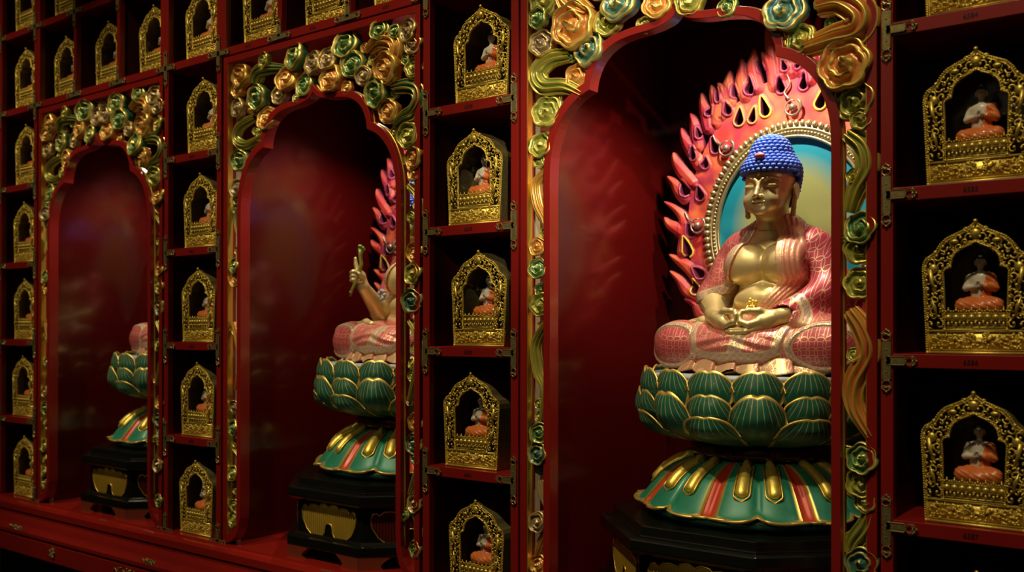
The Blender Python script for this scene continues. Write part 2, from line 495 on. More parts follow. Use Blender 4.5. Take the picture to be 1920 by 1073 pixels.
hI = flareI+dens(IN); hO = flareO+dens(OUT)
ARC_I = [(-x, z) for x, z in hI]+[(x, z) for x, z in hI[::-1][1:]]
ARC_O = [(-x, z) for x, z in hO]+[(x, z) for x, z in hO[::-1][1:]]

def cloud(x, z, r, k, parent, lobes=None, y=.012, rot=None, tilt=None):
    nr, nt = 13, 44
    lobes = lobes or random.choice((5, 6)); rot = random.uniform(0, 2*PI) if rot is None else rot
    th = np.linspace(0, 2*PI, nt, endpoint=False); rho = np.linspace(0, 1, nr)**.9
    T, Rh = np.meshgrid(th, rho)
    R = r*(.90+.13*np.abs(np.sin(lobes*T/2)))
    rs1 = .92-.44*T/(2*PI); rs2 = rs1-.44
    g = lambda c, w_: np.exp(-((Rh-c)/w_)**2)
    ridge = np.maximum(np.maximum(g(.93, .085), g(rs1, .075)), g(rs2, .07)*(rs2 > .14))
    ball = np.clip(1-(Rh/.26)**2, 0, 1)**.5
    hgt = .16+.20*(1-Rh)+.42*ridge+.42*ball
    hgt = np.where(Rh > .985, .18, hgt)
    gold = np.clip(ridge**1.6*.95+.25*ball, 0, 1)
    sgn = random.choice((-1, 1))
    a = T*sgn+rot
    xx = Rh*R*np.cos(a); zz = Rh*R*np.sin(a)
    tx, tz = tilt or (random.uniform(-.25, .25), random.uniform(-.05, .3))
    yy = -hgt*r*.72-tx*xx+tz*zz
    V = np.stack([xx, yy, zz], -1).reshape(-1, 3)
    back = V[-nt:].copy(); back[:, 1] += r*.5; back[:, [0, 2]] *= .93
    V = np.concatenate([V, back]); gold = np.concatenate([gold.ravel(), np.zeros(nt)])
    F = []
    for i in range(nr):
        for j in range(nt):
            k2 = (j+1) % nt; F.append((i*nt+j, i*nt+k2, (i+1)*nt+k2, (i+1)*nt+j))
    F = np.array(F)
    if sgn > 0: F = F[:, ::-1]
    F = F[:, ::-1]
    o = npmesh('cloud_scroll', V, F, M['f_'+k], parent, True, {'gold': gold})
    o.location = (x, y+random.uniform(-.006, .006), z); return o
def catmull(P, n=8):
    P = [np.array(p, float) for p in P]; o = []
    for i in range(len(P)-1):
        p0 = P[max(i-1, 0)]; p1 = P[i]; p2 = P[i+1]; p3 = P[min(i+2, len(P)-1)]
        for k in range(n):
            t = k/n
            o.append(.5*((2*p1)+(p2-p0)*t+(2*p0-5*p1+4*p2-p3)*t*t+(3*p1-p0-3*p2+p3)*t**3))
    return np.array(o+[P[-1]])
def ribbon(k, wd, pts, parent, y=.016):
    P = catmull(pts, 7); n = len(P); m_ = 19
    d = np.gradient(P, axis=0); d /= np.linalg.norm(d, axis=1)[:, None]+1e-9
    nm = np.stack([-d[:, 1], d[:, 0]], 1); t = np.linspace(-1, 1, m_)
    s = np.linspace(0, 1, n); hw = wd*.62*(.45+.55*np.sin(np.clip(s*.85+.12, 0, 1)*PI))
    XX = P[:, None, 0]+nm[:, None, 0]*t[None]*hw[:, None]; ZZ = P[:, None, 1]+nm[:, None, 1]*t[None]*hw[:, None]
    rid = .5+.5*np.cos(3*PI*(t-.33)); rid = rid**1.5
    H = wd*(.30*(1-t**2)[None]+.26*rid[None]*np.ones((n, 1)))+wd*.1*np.sin(s*PI)[:, None]
    YY = -H
    V = np.stack([XX, YY, ZZ], -1).reshape(-1, 3); Bk = V.copy(); Bk[:, 1] = .008
    gold = np.concatenate([(rid[None]*np.ones((n, 1))).ravel()*.9, np.zeros(n*m_)])
    F = []; N = n*m_
    for i in range(n-1):
        for j in range(m_-1): F.append((i*m_+j, i*m_+j+1, (i+1)*m_+j+1, (i+1)*m_+j))
        F.append((i*m_, (i+1)*m_, N+(i+1)*m_, N+i*m_)); F.append(((i+1)*m_-1, N+(i+1)*m_-1, N+(i+2)*m_-1, (i+2)*m_-1))
    o = npmesh('ribbon_scroll', np.concatenate([V, Bk]), np.array(F), M['f_'+k], parent, True, {'gold': gold})
    o.location = (0, y, 0); return o
N2C= [(-0.333,0.818,0.03,'o'),(-0.352,0.78,0.022,'o'),(-0.219,0.843,0.022,'y'),(-0.081,0.833,0.034,'g'),(-0.001,0.802,0.028,'m'),(0.066,0.802,0.028,'m'),(-0.113,0.775,0.03,'o'),(-0.041,0.745,0.028,'g'),(-0.256,0.742,0.032,'g'),(-0.158,0.736,0.024,'m'),(-0.072,0.715,0.013,'g'),(-0.349,0.723,0.025,'m'),(-0.213,0.675,0.029,'o'),(0.125,0.832,0.033,'g'),(0.156,0.772,0.031,'g'),(0.076,0.745,0.032,'o'),(0.135,0.712,0.016,'o'),(0.203,0.733,0.022,'m'),(0.288,0.737,0.037,'o'),(0.261,0.846,0.024,'g'),(0.317,0.832,0.015,'g'),(0.365,0.823,0.027,'m'),(0.384,0.786,0.023,'m'),(0.384,0.728,0.024,'y'),(0.246,0.68,0.035,'g'),(0.288,0.628,0.027,'o'),(-0.332,0.562,0.027,'g'),(-0.354,0.483,0.024,'m'),(-0.362,0.447,0.013,'y'),(-0.362,0.248,0.021,'g'),(-0.362,0.204,0.019,'o'),(0.366,0.554,0.029,'y'),(0.382,0.493,0.027,'o'),(0.385,0.455,0.018,'o'),(0.374,0.343,0.012,'y'),(0.385,0.253,0.023,'o'),(0.383,0.198,0.025,'y'),(-0.243,0.628,0.016,'y'),(0.383,0.127,0.026,'t'),(0.383,0.009,0.012,'y'),(0.387,-0.184,0.021,'o'),(0.385,-0.239,0.023,'t'),(0.389,-0.273,0.017,'t'),(0.387,-0.39,0.021,'m'),(0.39,-0.507,0.019,'g'),(-0.37,-0.183,0.018,'m'),(-0.367,-0.244,0.021,'g'),(-0.367,-0.293,0.011,'y'),(-0.371,-0.383,0.02,'y'),(-0.364,-0.432,0.013,'y'),(-0.367,-0.522,0.021,'y'),(-0.37,-0.481,0.016,'y')]
N2R= [('g',0.035,[(0.308,0.686),(0.351,0.685),(0.389,0.672),(0.4,0.643),(0.379,0.616),(0.341,0.604),(0.312,0.587)]),('g',0.03,[(-0.282,0.79),(-0.263,0.818),(-0.213,0.822),(-0.128,0.808)]),('o',0.035,[(0.213,0.802),(0.253,0.82),(0.303,0.807),(0.313,0.774),(0.288,0.754)]),('y',0.025,[(-0.274,0.687),(-0.345,0.668),(-0.362,0.63),(-0.313,0.608),(-0.224,0.629)]),('g',0.016,[(-0.336,0.433),(-0.362,0.403),(-0.36,0.362),(-0.339,0.32)]),('y',0.022,[(0.36,0.427),(0.393,0.396),(0.398,0.348),(0.374,0.295)]),('y',0.022,[(0.364,0.078),(0.392,0.037),(0.402,-0.018),(0.383,-0.074),(0.363,-0.13)]),('m',0.018,[(0.397,-0.286),(0.387,-0.322),(0.363,-0.372)]),('y',0.018,[(0.378,-0.419),(0.397,-0.444),(0.404,-0.478)]),('o',0.016,[(-0.38,0.074),(-0.358,0.017),(-0.344,-0.04),(-0.364,-0.13)]),('y',0.014,[(-0.375,-0.31),(-0.348,-0.333),(-0.362,-0.374)])]
N3C= [(-0.348,0.812,0.028,'y'),(-0.36,0.776,0.022,'g'),(-0.259,0.739,0.044,'o'),(-0.174,0.731,0.026,'y'),(-0.142,0.767,0.036,'b'),(-0.048,0.744,0.026,'o'),(-0.086,0.71,0.016,'y'),(-0.354,0.717,0.026,'m'),(-0.223,0.682,0.034,'b'),(-0.257,0.625,0.025,'o'),(-0.335,0.555,0.03,'y'),(-0.354,0.483,0.026,'y'),(-0.36,0.443,0.013,'y'),(0.027,0.735,0.025,'y'),(0.112,0.707,0.019,'g'),(0.234,0.675,0.035,'b'),(0.262,0.617,0.025,'y'),(0.351,0.55,0.041,'o'),(0.367,0.482,0.032,'y'),(0.38,0.445,0.017,'y'),(-0.362,0.247,0.018,'o'),(-0.36,0.197,0.02,'g'),(-0.358,0.113,0.023,'y'),(-0.36,-0.185,0.02,'g'),(-0.362,-0.232,0.022,'t'),(-0.36,-0.266,0.014,'t'),(-0.364,-0.391,0.02,'m'),(-0.364,-0.491,0.02,'o'),(0.363,0.343,0.012,'y'),(0.377,0.245,0.026,'g'),(0.375,0.205,0.023,'y'),(0.375,0.143,0.025,'y'),(0.365,0.01,0.011,'y'),(0.382,-0.182,0.024,'g'),(0.379,-0.227,0.023,'y'),(0.386,-0.261,0.018,'y'),(0.381,-0.376,0.025,'t')]
N3R= [('y',0.035,[(-0.275,0.678),(-0.332,0.677),(-0.368,0.651),(-0.349,0.617),(-0.289,0.608),(-0.241,0.583)]),('o',0.045,[(-0.299,0.83),(-0.272,0.794),(-0.225,0.763)]),('o',0.05,[(0.296,0.674),(0.341,0.674),(0.38,0.642),(0.373,0.611),(0.326,0.606),(0.273,0.597)]),('o',0.02,[(-0.338,0.424),(-0.373,0.396),(-0.368,0.347),(-0.347,0.308),(-0.341,0.28)]),('y',0.02,[(-0.344,0.07),(-0.375,0.02),(-0.368,-0.042),(-0.348,-0.085),(-0.356,-0.154)]),('m',0.018,[(-0.36,-0.294),(-0.353,-0.322),(-0.341,-0.358)]),('o',0.016,[(-0.345,-0.414),(-0.36,-0.441),(-0.372,-0.47)]),('y',0.035,[(0.353,0.424),(0.382,0.396),(0.39,0.355),(0.37,0.317),(0.357,0.274)]),('o',0.035,[(0.357,0.092),(0.38,0.057),(0.392,0.012),(0.367,-0.043),(0.367,-0.088),(0.397,-0.141)]),('y',0.03,[(0.396,-0.28),(0.386,-0.31),(0.367,-0.338),(0.356,-0.364)])]
N3C += [q for q in N2C if q[1] > .76 and all(math.hypot(q[0]-p[0], q[1]-p[1]) > (q[2]+p[2])*.85 for p in N3C)]
ND = .68                                   # niche depth
def niche(c, label, clouds, ribs):
    t = thing('buddha_niche', label, 'niche', (c, 0, 0))
    fr_ = MB().box(-.410, -.391, 0, .03, -.598, .883).box(.391, .410, 0, .03, -.598, .883).box(-.391, .391, 0, .03, .864, .883)
    fr_.build('surround_frame', M['lacquer'], t, bevel=.0012)
    for a_, b_ in ((-.3912, -.3892), (.3892, .3912)): MB().box(a_, b_, .002, .020, -.58, .863).build('gold_reveal', M['liner'], t)
    for a_, b_ in ((-.398, -.3885), (.3885, .398)): MB().box(a_, b_, .031, .05, -.598, .863).build('bare_batten', M['beige'], t)
    MB().band(ARC_I, ARC_O, .0, .035).build('arch_frame', M['lacquer'], t, bevel=.0012)
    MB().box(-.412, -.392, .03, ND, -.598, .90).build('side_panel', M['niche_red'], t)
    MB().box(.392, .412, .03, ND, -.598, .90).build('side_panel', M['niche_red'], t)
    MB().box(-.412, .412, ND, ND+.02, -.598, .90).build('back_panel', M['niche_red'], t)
    MB().box(-.412, .412, .03, ND, .90, .915).build('ceiling_panel', M['cell_dark'], t)
    # the carving sits on a thin gold lattice rod frame round the panel
    fp = MB()
    fp.tube([(x, .016, z) for x, z in ARC_O[4:-4]], .0030, 6)
    fp = fp.build('fretwork_panel', M['liner'], t, True)
    for k, wd, P in ribs: ribbon(k, wd, P, fp)
    for x, z, r, k in clouds:
        cloud(x, z, r*1.27, k, fp)
    # small filler curls behind, up to the part limit
    cnt = 0; tries = 0; room = 96-len(clouds)-len(ribs)
    def dout(x, z):                        # distance to the arch outline
        return min(math.hypot(x-a, z-b_) for a, b_ in ARC_O)
    placed = [(x, z, r) for x, z, r, k in clouds]
    while cnt < min(room, 34) and tries < 3000:
        tries += 1
        x = random.uniform(-.378, .378); z = random.uniform(-.45, .85)
        inside = (abs(x) < .343 and z < .40) or (z >= .40 and z < np.interp(abs(x), [p[0] for p in OUT[::-1]], [p[1] for p in OUT[::-1]]))
        if inside: continue
        r = random.uniform(.012, .018)
        if dout(x, z) < r*.5: continue
        if any(math.hypot(x-a, z-b_) < (q+r)*.72 for a, b_, q in placed): continue
        placed.append((x, z, r)); cnt += 1
        cloud(x, z, r, random.choice('gyomyg'), fp, y=.022)
    return t
niche(NC[0], 'leftmost red arched niche with carved cloud surround', N2C, N2R)
niche(NC[1], 'middle red arched niche with carved cloud surround', N2C, N2R)
niche(NC[2], 'right red arched niche with carved cloud surround framing the seated statue with blue hair', N3C, N3R)

# ------------------------------------------------------------------ base plinth
t = thing('cabinet_plinth', 'long stepped dark red plinth carrying all niches and cabinets', 'plinth', (0, 0, -1.3))
def yz(prof, x0, x1):
    mb = MB(); n = len(prof)
    v = [(x0, y, z+1.3) for y, z in prof]+[(x1, y, z+1.3) for y, z in prof]
    f = [tuple(range(n)), tuple(range(2*n-1, n-1, -1))]+[(i, (i+1) % n, (i+1) % n+n, i+n) for i in range(n)]
    return mb.add(v, f)
XL, XR = -4.3, .1
yz([(.70, -.5995), (-.004, -.5995), (-.006, -.606), (-.020, -.609), (-.026, -.618), (-.026, -.64), (.70, -.64)], XL, XR).build('top_board', M['board_red'], t)
yz([(.70, -.64), (-.022, -.64), (-.022, -.655), (-.03, -.67), (-.036, -.685), (-.05, -.705), (-.05, -.716), (.70, -.716)], XL, XR).build('moulding', M['lacquer'], t)
yz([(.70, -.716), (-.04, -.716), (-.04, -.726), (.70, -.726)], XL, XR).build('black_line', M['black'], t)
yz([(.70, -.726), (-.055, -.726), (-.055, -.785), (-.035, -.797), (.70, -.797)], XL, XR).build('apron', M['lacquer'], t)
yz([(.70, -.797), (.15, -.797), (.15, -1.3), (.70, -1.3)], XL, XR).build('recessed_base', M['black'], t)
def floral(w_, h_, seed):
    rd = random.Random(seed); mb = MB()
    for i in range(46):
        a = rd.uniform(-1, 1); b_ = rd.uniform(-1, 1)
        if a*a+b_*b_ > 1: continue
        mb.ball((a*w_, -.002, b_*h_), rd.uniform(.002, .0042), n=6, m=4)
    for s in (-1, 1):
        mb.tube([(s*w_*(.1+.85*k/10), -.002, h_*.6*math.sin(k*.9)) for k in range(11)], .0018, 5)
    return mb
for x_, z_, y_, w_, h_ in ((-2.97, -.752, -.056, .085, .020), (-3.46, -.750, -.056, .016, .018), (-3.75, -.695, -.045, .05, .008), (-2.86, -.695, -.045, .04, .008), (-1.4, -.752, -.056, .09, .018)):
    floral(w_, h_, x_).build('gold_floral_mount', M['brass'], t, True).location = (x_, y_, z_+1.3)
for x_ in (-3.19, -2.05, -.90):
    MB().box(-.022, .022, -.003, .002, -.007, .007).ball((0, -.003, 0), (.012, .003, .004)).build('brass_catch', M['brass'], t).location = (x_, -.012, .687)

# ------------------------------------------------------------------ gold filigree shrines
SO = [(.0795, 0), (.0815, .05), (.0845, .11), (.087, .150), (.0855, .162), (.080, .171), (.070, .177), (.064, .183), (.058, .194), (.047, .205), (.032, .212), (.014, .220), (0, .231)]
SI = [(.050, .0435), (.051, .08), (.052, .12), (.053, .146), (.050, .151), (.042, .154), (.040, .160), (.038, .170), (.032, .180), (.020, .188), (.008, .193), (0, .199)]
def mir(P): return [(-x, z) for x, z in P]+[(x, z) for x, z in P[::-1][1:]]
def resample(P, d, closed=False):
    P = [np.array(p, float) for p in P]
    if closed: P = P+[P[0]]
    o = []; acc = 0
    for a, b in zip(P, P[1:]):
        L = np.linalg.norm(b-a)
        while acc < L:
            o.append(tuple(a+(b-a)*acc/L)); acc += d
        acc -= L
    return o
def make_shrine():
    rd = random.Random(11)
    t = thing('filigree_shrine', 'x', 'shrine')
    so, si = mir(SO), mir(SI)
    fr_ = MB()
    fr_.tube([(x, .0, z) for x, z in so], .0022, 5, closed=True)
    fr_.tube([(x*.955, -.001, z*.965+.004) for x, z in so], .0012, 4, closed=True)
    fr_.tube([(x, -.001, z) for x, z in si], .0020, 5, closed=True)
    fr_.tube([(x*1.07, -.001, (z-.12)*1.045+.12) for x, z in si], .0010, 4, closed=True)
    for x, z in resample(so, .0042): fr_.ball((x*1.012, -.0022, z+.0008), .00165, n=5, m=3)
    for x, z in resample(si, .0042): fr_.ball((x, -.0035, z), .0013, n=5, m=3)
    for x, z, r in ((0, .233, .0042), (.066, .181, .0034), (-.066, .181, .0034), (.041, .155, .003), (-.041, .155, .003), (0, .197, .0026), (.05, .0435, .003), (-.05, .0435, .003), (.079, .003, .003), (-.079, .003, .003)):
        fr_.ball((x, -.003, z), r, n=7, m=5)
    # filigree between the two outlines
    def interp(P, z): # half width of an outline at z
        zs = [p[1] for p in P]; xs = [p[0] for p in P]
        return float(np.interp(z, zs, xs, right=0))
    def inside(x, z, mrg=0.0):
        ax = abs(x); w1 = interp(SO, z); w2 = interp(SI, z) if z < .199 else -1
        if z < .0435: return False
        return ax < w1-mrg and (ax > w2+mrg or w2 < 0) and z > .046
    placed = []
    for rr, nmax in ((.0082, 26), (.0060, 60), (.0042, 90)):
        c = 0
        for _ in range(4000):
            if c >= nmax: break
            x = rd.uniform(0, .085); z = rd.uniform(.046, .226)
            if not inside(x, z, rr*.75): continue
            if any(math.hypot(x-a, z-b_) < (q+rr)*.80 for a, b_, q in placed): continue
            placed.append((x, z, rr)); c += 1
    for x, z, r in placed:
        a0 = rd.uniform(0, 2*PI); n = 9; turn = rd.choice((4.4, 5.2))
        yo = rd.uniform(-.003, .001)
        pts = []
        for k in range(n):
            u = k/(n-1); a = a0+turn*u; q = r*(1-.72*u)
            pts.append((q*math.cos(a), q*math.sin(a), u))
        for s in (-1, 1):
            fr_.tube([(s*(x+p[0]), yo-.002*p[2], z+p[1]) for p in pts], [.0017-.0006*p[2]+.0002 for p in pts], 4)
            fr_.ball((s*(x+pts[-1][0]), yo-.003, z+pts[-1][1]), r*.27+.0006, n=6, m=4)
    # larger birds and the medallion
    for s in (-1, 1):
        fr_.ball((s*.069, -.004, .152), (.0075, .004, .0085), n=8, m=5)
        fr_.tube([(s*.074, -.004, .150), (s*.071, -.005, .128), (s*.063, -.004, .110)], [.0042, .0035, .001], 6)
        fr_.tube([(s*.072, -.004, .10), (s*.067, -.006, .085), (s*.062, -.004, .066)], [.001, .0036, .001], 6)
    fr_.ball((0, -.004, .212), (.009, .004, .0085), n=8, m=5)
    for s in (-1, 1): fr_.ball((s*.034, -.004, .199), (.008, .003, .004), n=7, m=4)
    fr_.build('frame', M['gold'], t, True)
    # base panel
    bp = MB().prism([(-.079, 0), (.079, 0), (.0815, .0435), (-.0815, .0435)][::-1], .0005, .006)
    bp.tube([(-.078, -.002, .003), (.078, -.002, .003)], .0026, 6)
    bp.tube([(-.080, -.001, .041), (.080, -.001, .041)], .0016, 5)
    bp.tube([(-.078, -.001, .008), (.078, -.001, .008)], .0010, 5)
    for k in range(150):
        x = rd.uniform(-.074, .074); z = rd.uniform(.010, .038)
        bp.ball((x, -.0005, z), (rd.uniform(.0016, .0042), rd.uniform(.0015, .0035), rd.uniform(.0014, .003)), n=6, m=4)
    for k in range(16):
        x = -.070+k*.0093; z = .024+.006*math.sin(k*2.1)
        bp.tube([(x+.006*math.cos(a)*(1-.1*i), -.003, z+.007*math.sin(a)*(1-.1*i)) for i, a in enumerate([j*.8 for j in range(7)])], .0011, 4)
    bp.build('base_panel', M['gold'], t, True)
    # lotus rail in the opening
    rl = MB()
    rl.box(-.049, .049, .000, .003, .0715, .0735); rl.box(-.049, .049, .0, .003, .0585, .0600); rl.box(-.049, .049, .0, .003, .047, .0485)
    for k in range(8):
        x = -.0445+k*.0127
        rl.ball((x, -.001, .0655), (.0057, .0045, .0052), n=8, m=5)
        rl.ball((x, -.001, .0535), (.0026, .0024, .0042), n=6, m=4)
        rl.ball((x+.006, -.001, .0560), (.0022, .002, .0022), n=6, m=4)
        for dx, zz, r in ((0, .078, .0024), (0, .0815, .0017), (.0042, .0760, .0018), (-.0042, .0760, .0018)):
            rl.ball((x+dx, -.0005, zz), r, n=6, m=4)
    rl.build('lotus_rail', M['gold'], t, True)
    # housing behind the front
    hs = MB()
    A = [(x, z) for x, z in mir(SO)]; B = [(x*.975, z*.985) for x, z in A]
    hs.band(B, A, .004, .10)
    hs.build('housing', M['brass'], t)
    MB().prism([(x*.98, z*.99) for x, z in mir(SO)][::-1], .098, .101).build('back', M['black'], t)
    MB().box(-.048, .048, .012, .085, .006, .073).build('seat_block', M['brass'], t)
    return t
def make_figure():
    t = thing('buddha_figurine', 'x', 'figurine')
    def body(P):
        d = smin(ell(P, (0, .002, .052), (.0175, .0125, .022)), ell(P, (0, .002, .032), (.0165, .0125, .016)), .008)
        d = smin(d, cap(P, (-.015, .002, .064), (.015, .002, .064), .0062, .0062), .008)
        d = smin(d, ell(P, (0, 0, .012), (.026, .018, .012)), .01)
        for s in (-1, 1):
            d = smin(d, cap(P, (s*.0185, .002, .063), (s*.0235, -.002, .044), .0062, .0055), .003)
            d = smin(d, cap(P, (s*.0235, -.002, .044), (s*.004, -.015, .050 if s > 0 else .046), .0055, .0035), .002)
            d = smin(d, cap(P, (s*.004, -.016, .050), (s*.001, -.019, .056), .0028, .0016), .002)
        d = smin(d, cap(P, (0, .002, .07), (0, .001, .08), .0052, .005), .003)
        h = ell(P, (0, .001, .0905), (.0088, .0098, .0115))
        h = smin(h, ell(P, (0, -.009, .089), (.0012, .0018, .0028)), .002)
        for s in (-1, 1): h = smin(h, ell(P, (s*.0092, .002, .0885), (.0012, .003, .0052)), .001)
        return smin(d, h, .002)
    V, F = surf(body, (-.034, -.026, -.002), (.034, .022, .106), .0011)
    npmesh('body', V, F, M['figure_white'], t)
    def robe(P):
        d = smin(ell(P, (0, .002, .052), (.0188, .0138, .0225)), ell(P, (0, .002, .032), (.0178, .0138, .017)), .008)
        d = smin(d, cap(P, (0, .002, .0645), (.016, .002, .0645), .0072, .0072), .008)
        d = smin(d, cap(P, (.0187, .002, .063), (.0243, -.002, .044), .0072, .0068), .004)
        d = smin(d, cap(P, (.0243, -.002, .044), (.0115, -.012, .047), .0066, .0055), .003)
        d = smax(d, (.002+(P[2]-.03)*.22)-P[0], .002)
        lg = ell(P, (0, -.002, .014), (.030, .021, .016))
        for s in (-1, 1):
            lg = smin(lg, cap(P, (s*.008, .004, .017), (s*.0270, -.009, .0135), .014, .0125), .006)
            lg = smin(lg, cap(P, (s*.0270, -.009, .0135), (-s*.006, -.019, .010), .012, .0085), .004)
        lg = smax(lg, -P[2], .001)
        d = smin(d, lg, .004)
        return d+.0004*np.sin(700*(P[0]*.6+P[2]))
    V, F = surf(robe, (-.046, -.036, -.003), (.044, .024, .08), .0011)
    npmesh('robe', V, F, M['figure_orange'], t)
    mb = MB().ball((0, .002, .0965), (.0094, .0102, .0085), n=12, m=7).ball((0, .003, .1045), (.0045, .005, .005), n=8, m=6)
    mb.build('hair', M['figure_hair'], t, True)
    return t
SH0 = make_shrine(); FG0 = make_figure()
RW = {.9: 'topmost full row', 1.2: 'highest row cut by the picture edge'}
def colrow(names):
    return {z: n for z, n in names}
used = [False]
def put_shrine(x, z, y, rz, where, dx=0):
    if not used[0]: s, f = SH0, FG0; used[0] = True
    else: s, f = copy_tree(SH0), copy_tree(FG0)
    zb = .0125 if z > -.6 else .0007
    s.location = (x, y, z+zb); s.rotation_euler = (0, 0, rz)
    s['label'] = 'gold filigree arched shrine, '+where; s['group'] = 'gold filigree shrines in the cabinet cells'
    R = Matrix.Rotation(rz, 3, 'Z'); p = R @ Vector((dx, .038, .0735))
    f.location = (x+p.x, y+p.y, z+zb+p.z); f.rotation_euler = (0, 0, rz)
    f['label'] = 'small orange robed figurine in shrine '+where; f['group'] = 'small buddha figurines inside the gold shrines'
rr = math.radians
for z, x, a, w_ in ((.6, -1.530, 1, 'topmost in column beside the big statue'), (.3, -1.552, 1, 'second down in column beside the big statue'), (0, -1.537, 0, 'third down in column beside the big statue'), (-.3, -1.561, 2, 'fourth down in column beside the big statue'), (-.6, -1.545, 0, 'lowest in column beside the big statue')):
    put_shrine(x, z, .024, rr(a-1), w_)
for z, x, a, w_ in ((.6, -.410, 0, 'cut by top edge, rightmost column'), (.3, -.409, 0, 'first full one, rightmost column'), (0, -.410, 1, 'second full one, rightmost column'), (-.3, -.413, -1, 'third full one, rightmost column'), (-.6, -.408, 0, 'only tip showing, rightmost column')):
    put_shrine(x, z, .022, rr(a), w_)
for z, x, y, w_ in ((.9, -2.70, .04, 'top one'), (.6, -2.668, .024, 'second from the top'), (.3, -2.684, .024, 'third from the top'), (0, -2.694, .024, 'fourth from the top'), (-.3, -2.698, .024, 'fifth from the top'), (-.6, -2.705, .024, 'lowest')):
    put_shrine(x, z, y, 0, w_+' in column left of middle niche')
for z, w_ in ((1.2, 'cut by the upper edge'), (.9, 'second from the top'), (.6, 'third from the top'), (.3, 'fourth from the top'), (0, 'fourth from the bottom'), (-.3, 'second from the bottom'), (-.6, 'lowest')):
    pass
O_names = {1.2: 'cut by the upper edge', .9: 'first complete one', .6: 'second complete one', .3: 'third complete one', 0: 'fourth complete one', -.3: 'next to lowest', -.6: 'lowest'}
for z, x in ((1.2, -3.835), (.9, -3.835), (.6, -3.832), (.3, -3.845), (0, -3.84), (-.3, -3.852), (-.6, -3.84)):
    put_shrine(x, z, .03, rr(0), O_names[z]+' of far left column')
for i, (x, nm) in enumerate(zip((-3.562, -3.268, -2.984), ('left', 'centre', 'right'))):
    put_shrine(x, .9, .048, 0, nm+' cell directly above leftmost niche')
for i, (x, nm) in enumerate(zip((-3.562, -3.268, -2.984), ('left', 'centre', 'right'))):
    put_shrine(x, 1.2, .048, 0, nm+' cell two rows above leftmost niche')
for i, (x, nm) in enumerate(zip((-2.400, -2.115, -1.835), ('left', 'centre', 'right'))):
    put_shrine(x, .9, .04, 0, nm+' cell directly above middle niche')

# ------------------------------------------------------------------ octagonal black stands
def octo(R, z0, z1, R2=None):
    R2 = R if R2 is None else R2; mb = MB()
    v = []
    for r, z in ((R, z0), (R2, z1)):
        for k in range(8):
            a = rr(22.5+45*k); v.append((r*math.sin(a), -r*math.cos(a), z))
    f = [tuple(range(7, -1, -1)), tuple(range(8, 16))]+[(i, (i+1) % 8, (i+1) % 8+8, i+8) for i in range(8)]
    return mb.add(v, f)
def make_stand():
    t = thing('octagonal_stand', 'x', 'stand')
    b = octo(.352, .028, .205)
    b.build('body', M['black'], t, bevel=.002)
    octo(.384, .034, .062, .384).build('base_moulding', M['black'], t, bevel=.003)
    octo(.366, .062, .070, .356).build('base_bead', M['black'], t, bevel=.0015)
    octo(.366, .165, .175, .381).build('cornice_cove', M['black'], t, bevel=.0015)
    octo(.381, .175, .200, .381).build('lower_plate', M['black'], t, bevel=.003)
    octo(.348, .200, .225, .348).build('upper_plate', M['black'], t, bevel=.002)
    ap = .352*math.cos(rr(22.5))
    # bean shaped openings with gilt rims on every face
    half = [(0, .105), (.010, .104), (.014, .095), (.016, .080), (.026, .067), (.045, .060), (.068, .064), (.092, .082), (.108, .108), (.112, .132), (.106, .147), (.096, .150), (.088, .143), (.084, .145), (.076, .152), (.058, .154), (.040, .150), (.034, .156), (.016, .160), (0, .152)]
    half = [(x, z) for x, z in half]
    outl = [(x, z) for x, z in half]+[(-x, z) for x, z in half[::-1][1:-1]]
    for k in range(8):
        Mx = Matrix.Rotation(rr(45*k), 4, 'Z')
        pan = MB().prism([(x, z) for x, z in outl], -ap-.0012, -ap+.002, Mx)
        for i in range(-12, 13):
            x = i*.0082
            zs = [z for xx, z in half if abs(xx-abs(x)) < .012]
            lo = max(.068, float(np.interp(abs(x), [.02, .045, .068, .092, .108], [.074, .062, .066, .085, .112]))) if abs(x) > .017 else .107
            hi = float(np.interp(abs(x), [0, .03, .055, .095], [.148, .147, .146, .138]))
            pan.tube([tuple(Mx @ Vector((x, -ap-.0012, lo))), tuple(Mx @ Vector((x, -ap-.0012, hi)))], .0022, 5)
        pan.build('openwork_panel', M['amber'] if k in (7, 0, 2) else M['darkred'], t)
        rim = MB().tube([tuple(Mx @ Vector((x, -ap-.002, z))) for x, z in outl], .0022, 6, closed=True)
        rim.build('gilt_rim', M['liner'], t, True)
    for k in range(8):                          # bracket feet under the corners
        a = rr(22.5+45*k)
        mb = MB()
        for s in (-1, 1):
            Mx = Matrix.Rotation(a+s*rr(22.5), 4, 'Z')
            A2 = .384*math.cos(rr(22.5)); hw = .384*math.sin(rr(22.5)); x1 = -s*hw
            pts = [(x1, 0), (x1+s*.070, 0), (x1+s*.062, .010), (x1+s*.070, .020), (x1+s*.090, .034), (x1, .034)]
            if s < 0: pts = pts[::-1]
            mb.prism(pts, -A2+.001, -A2+.02, Mx)
        mb.build('foot', M['brown'], t)
    return t
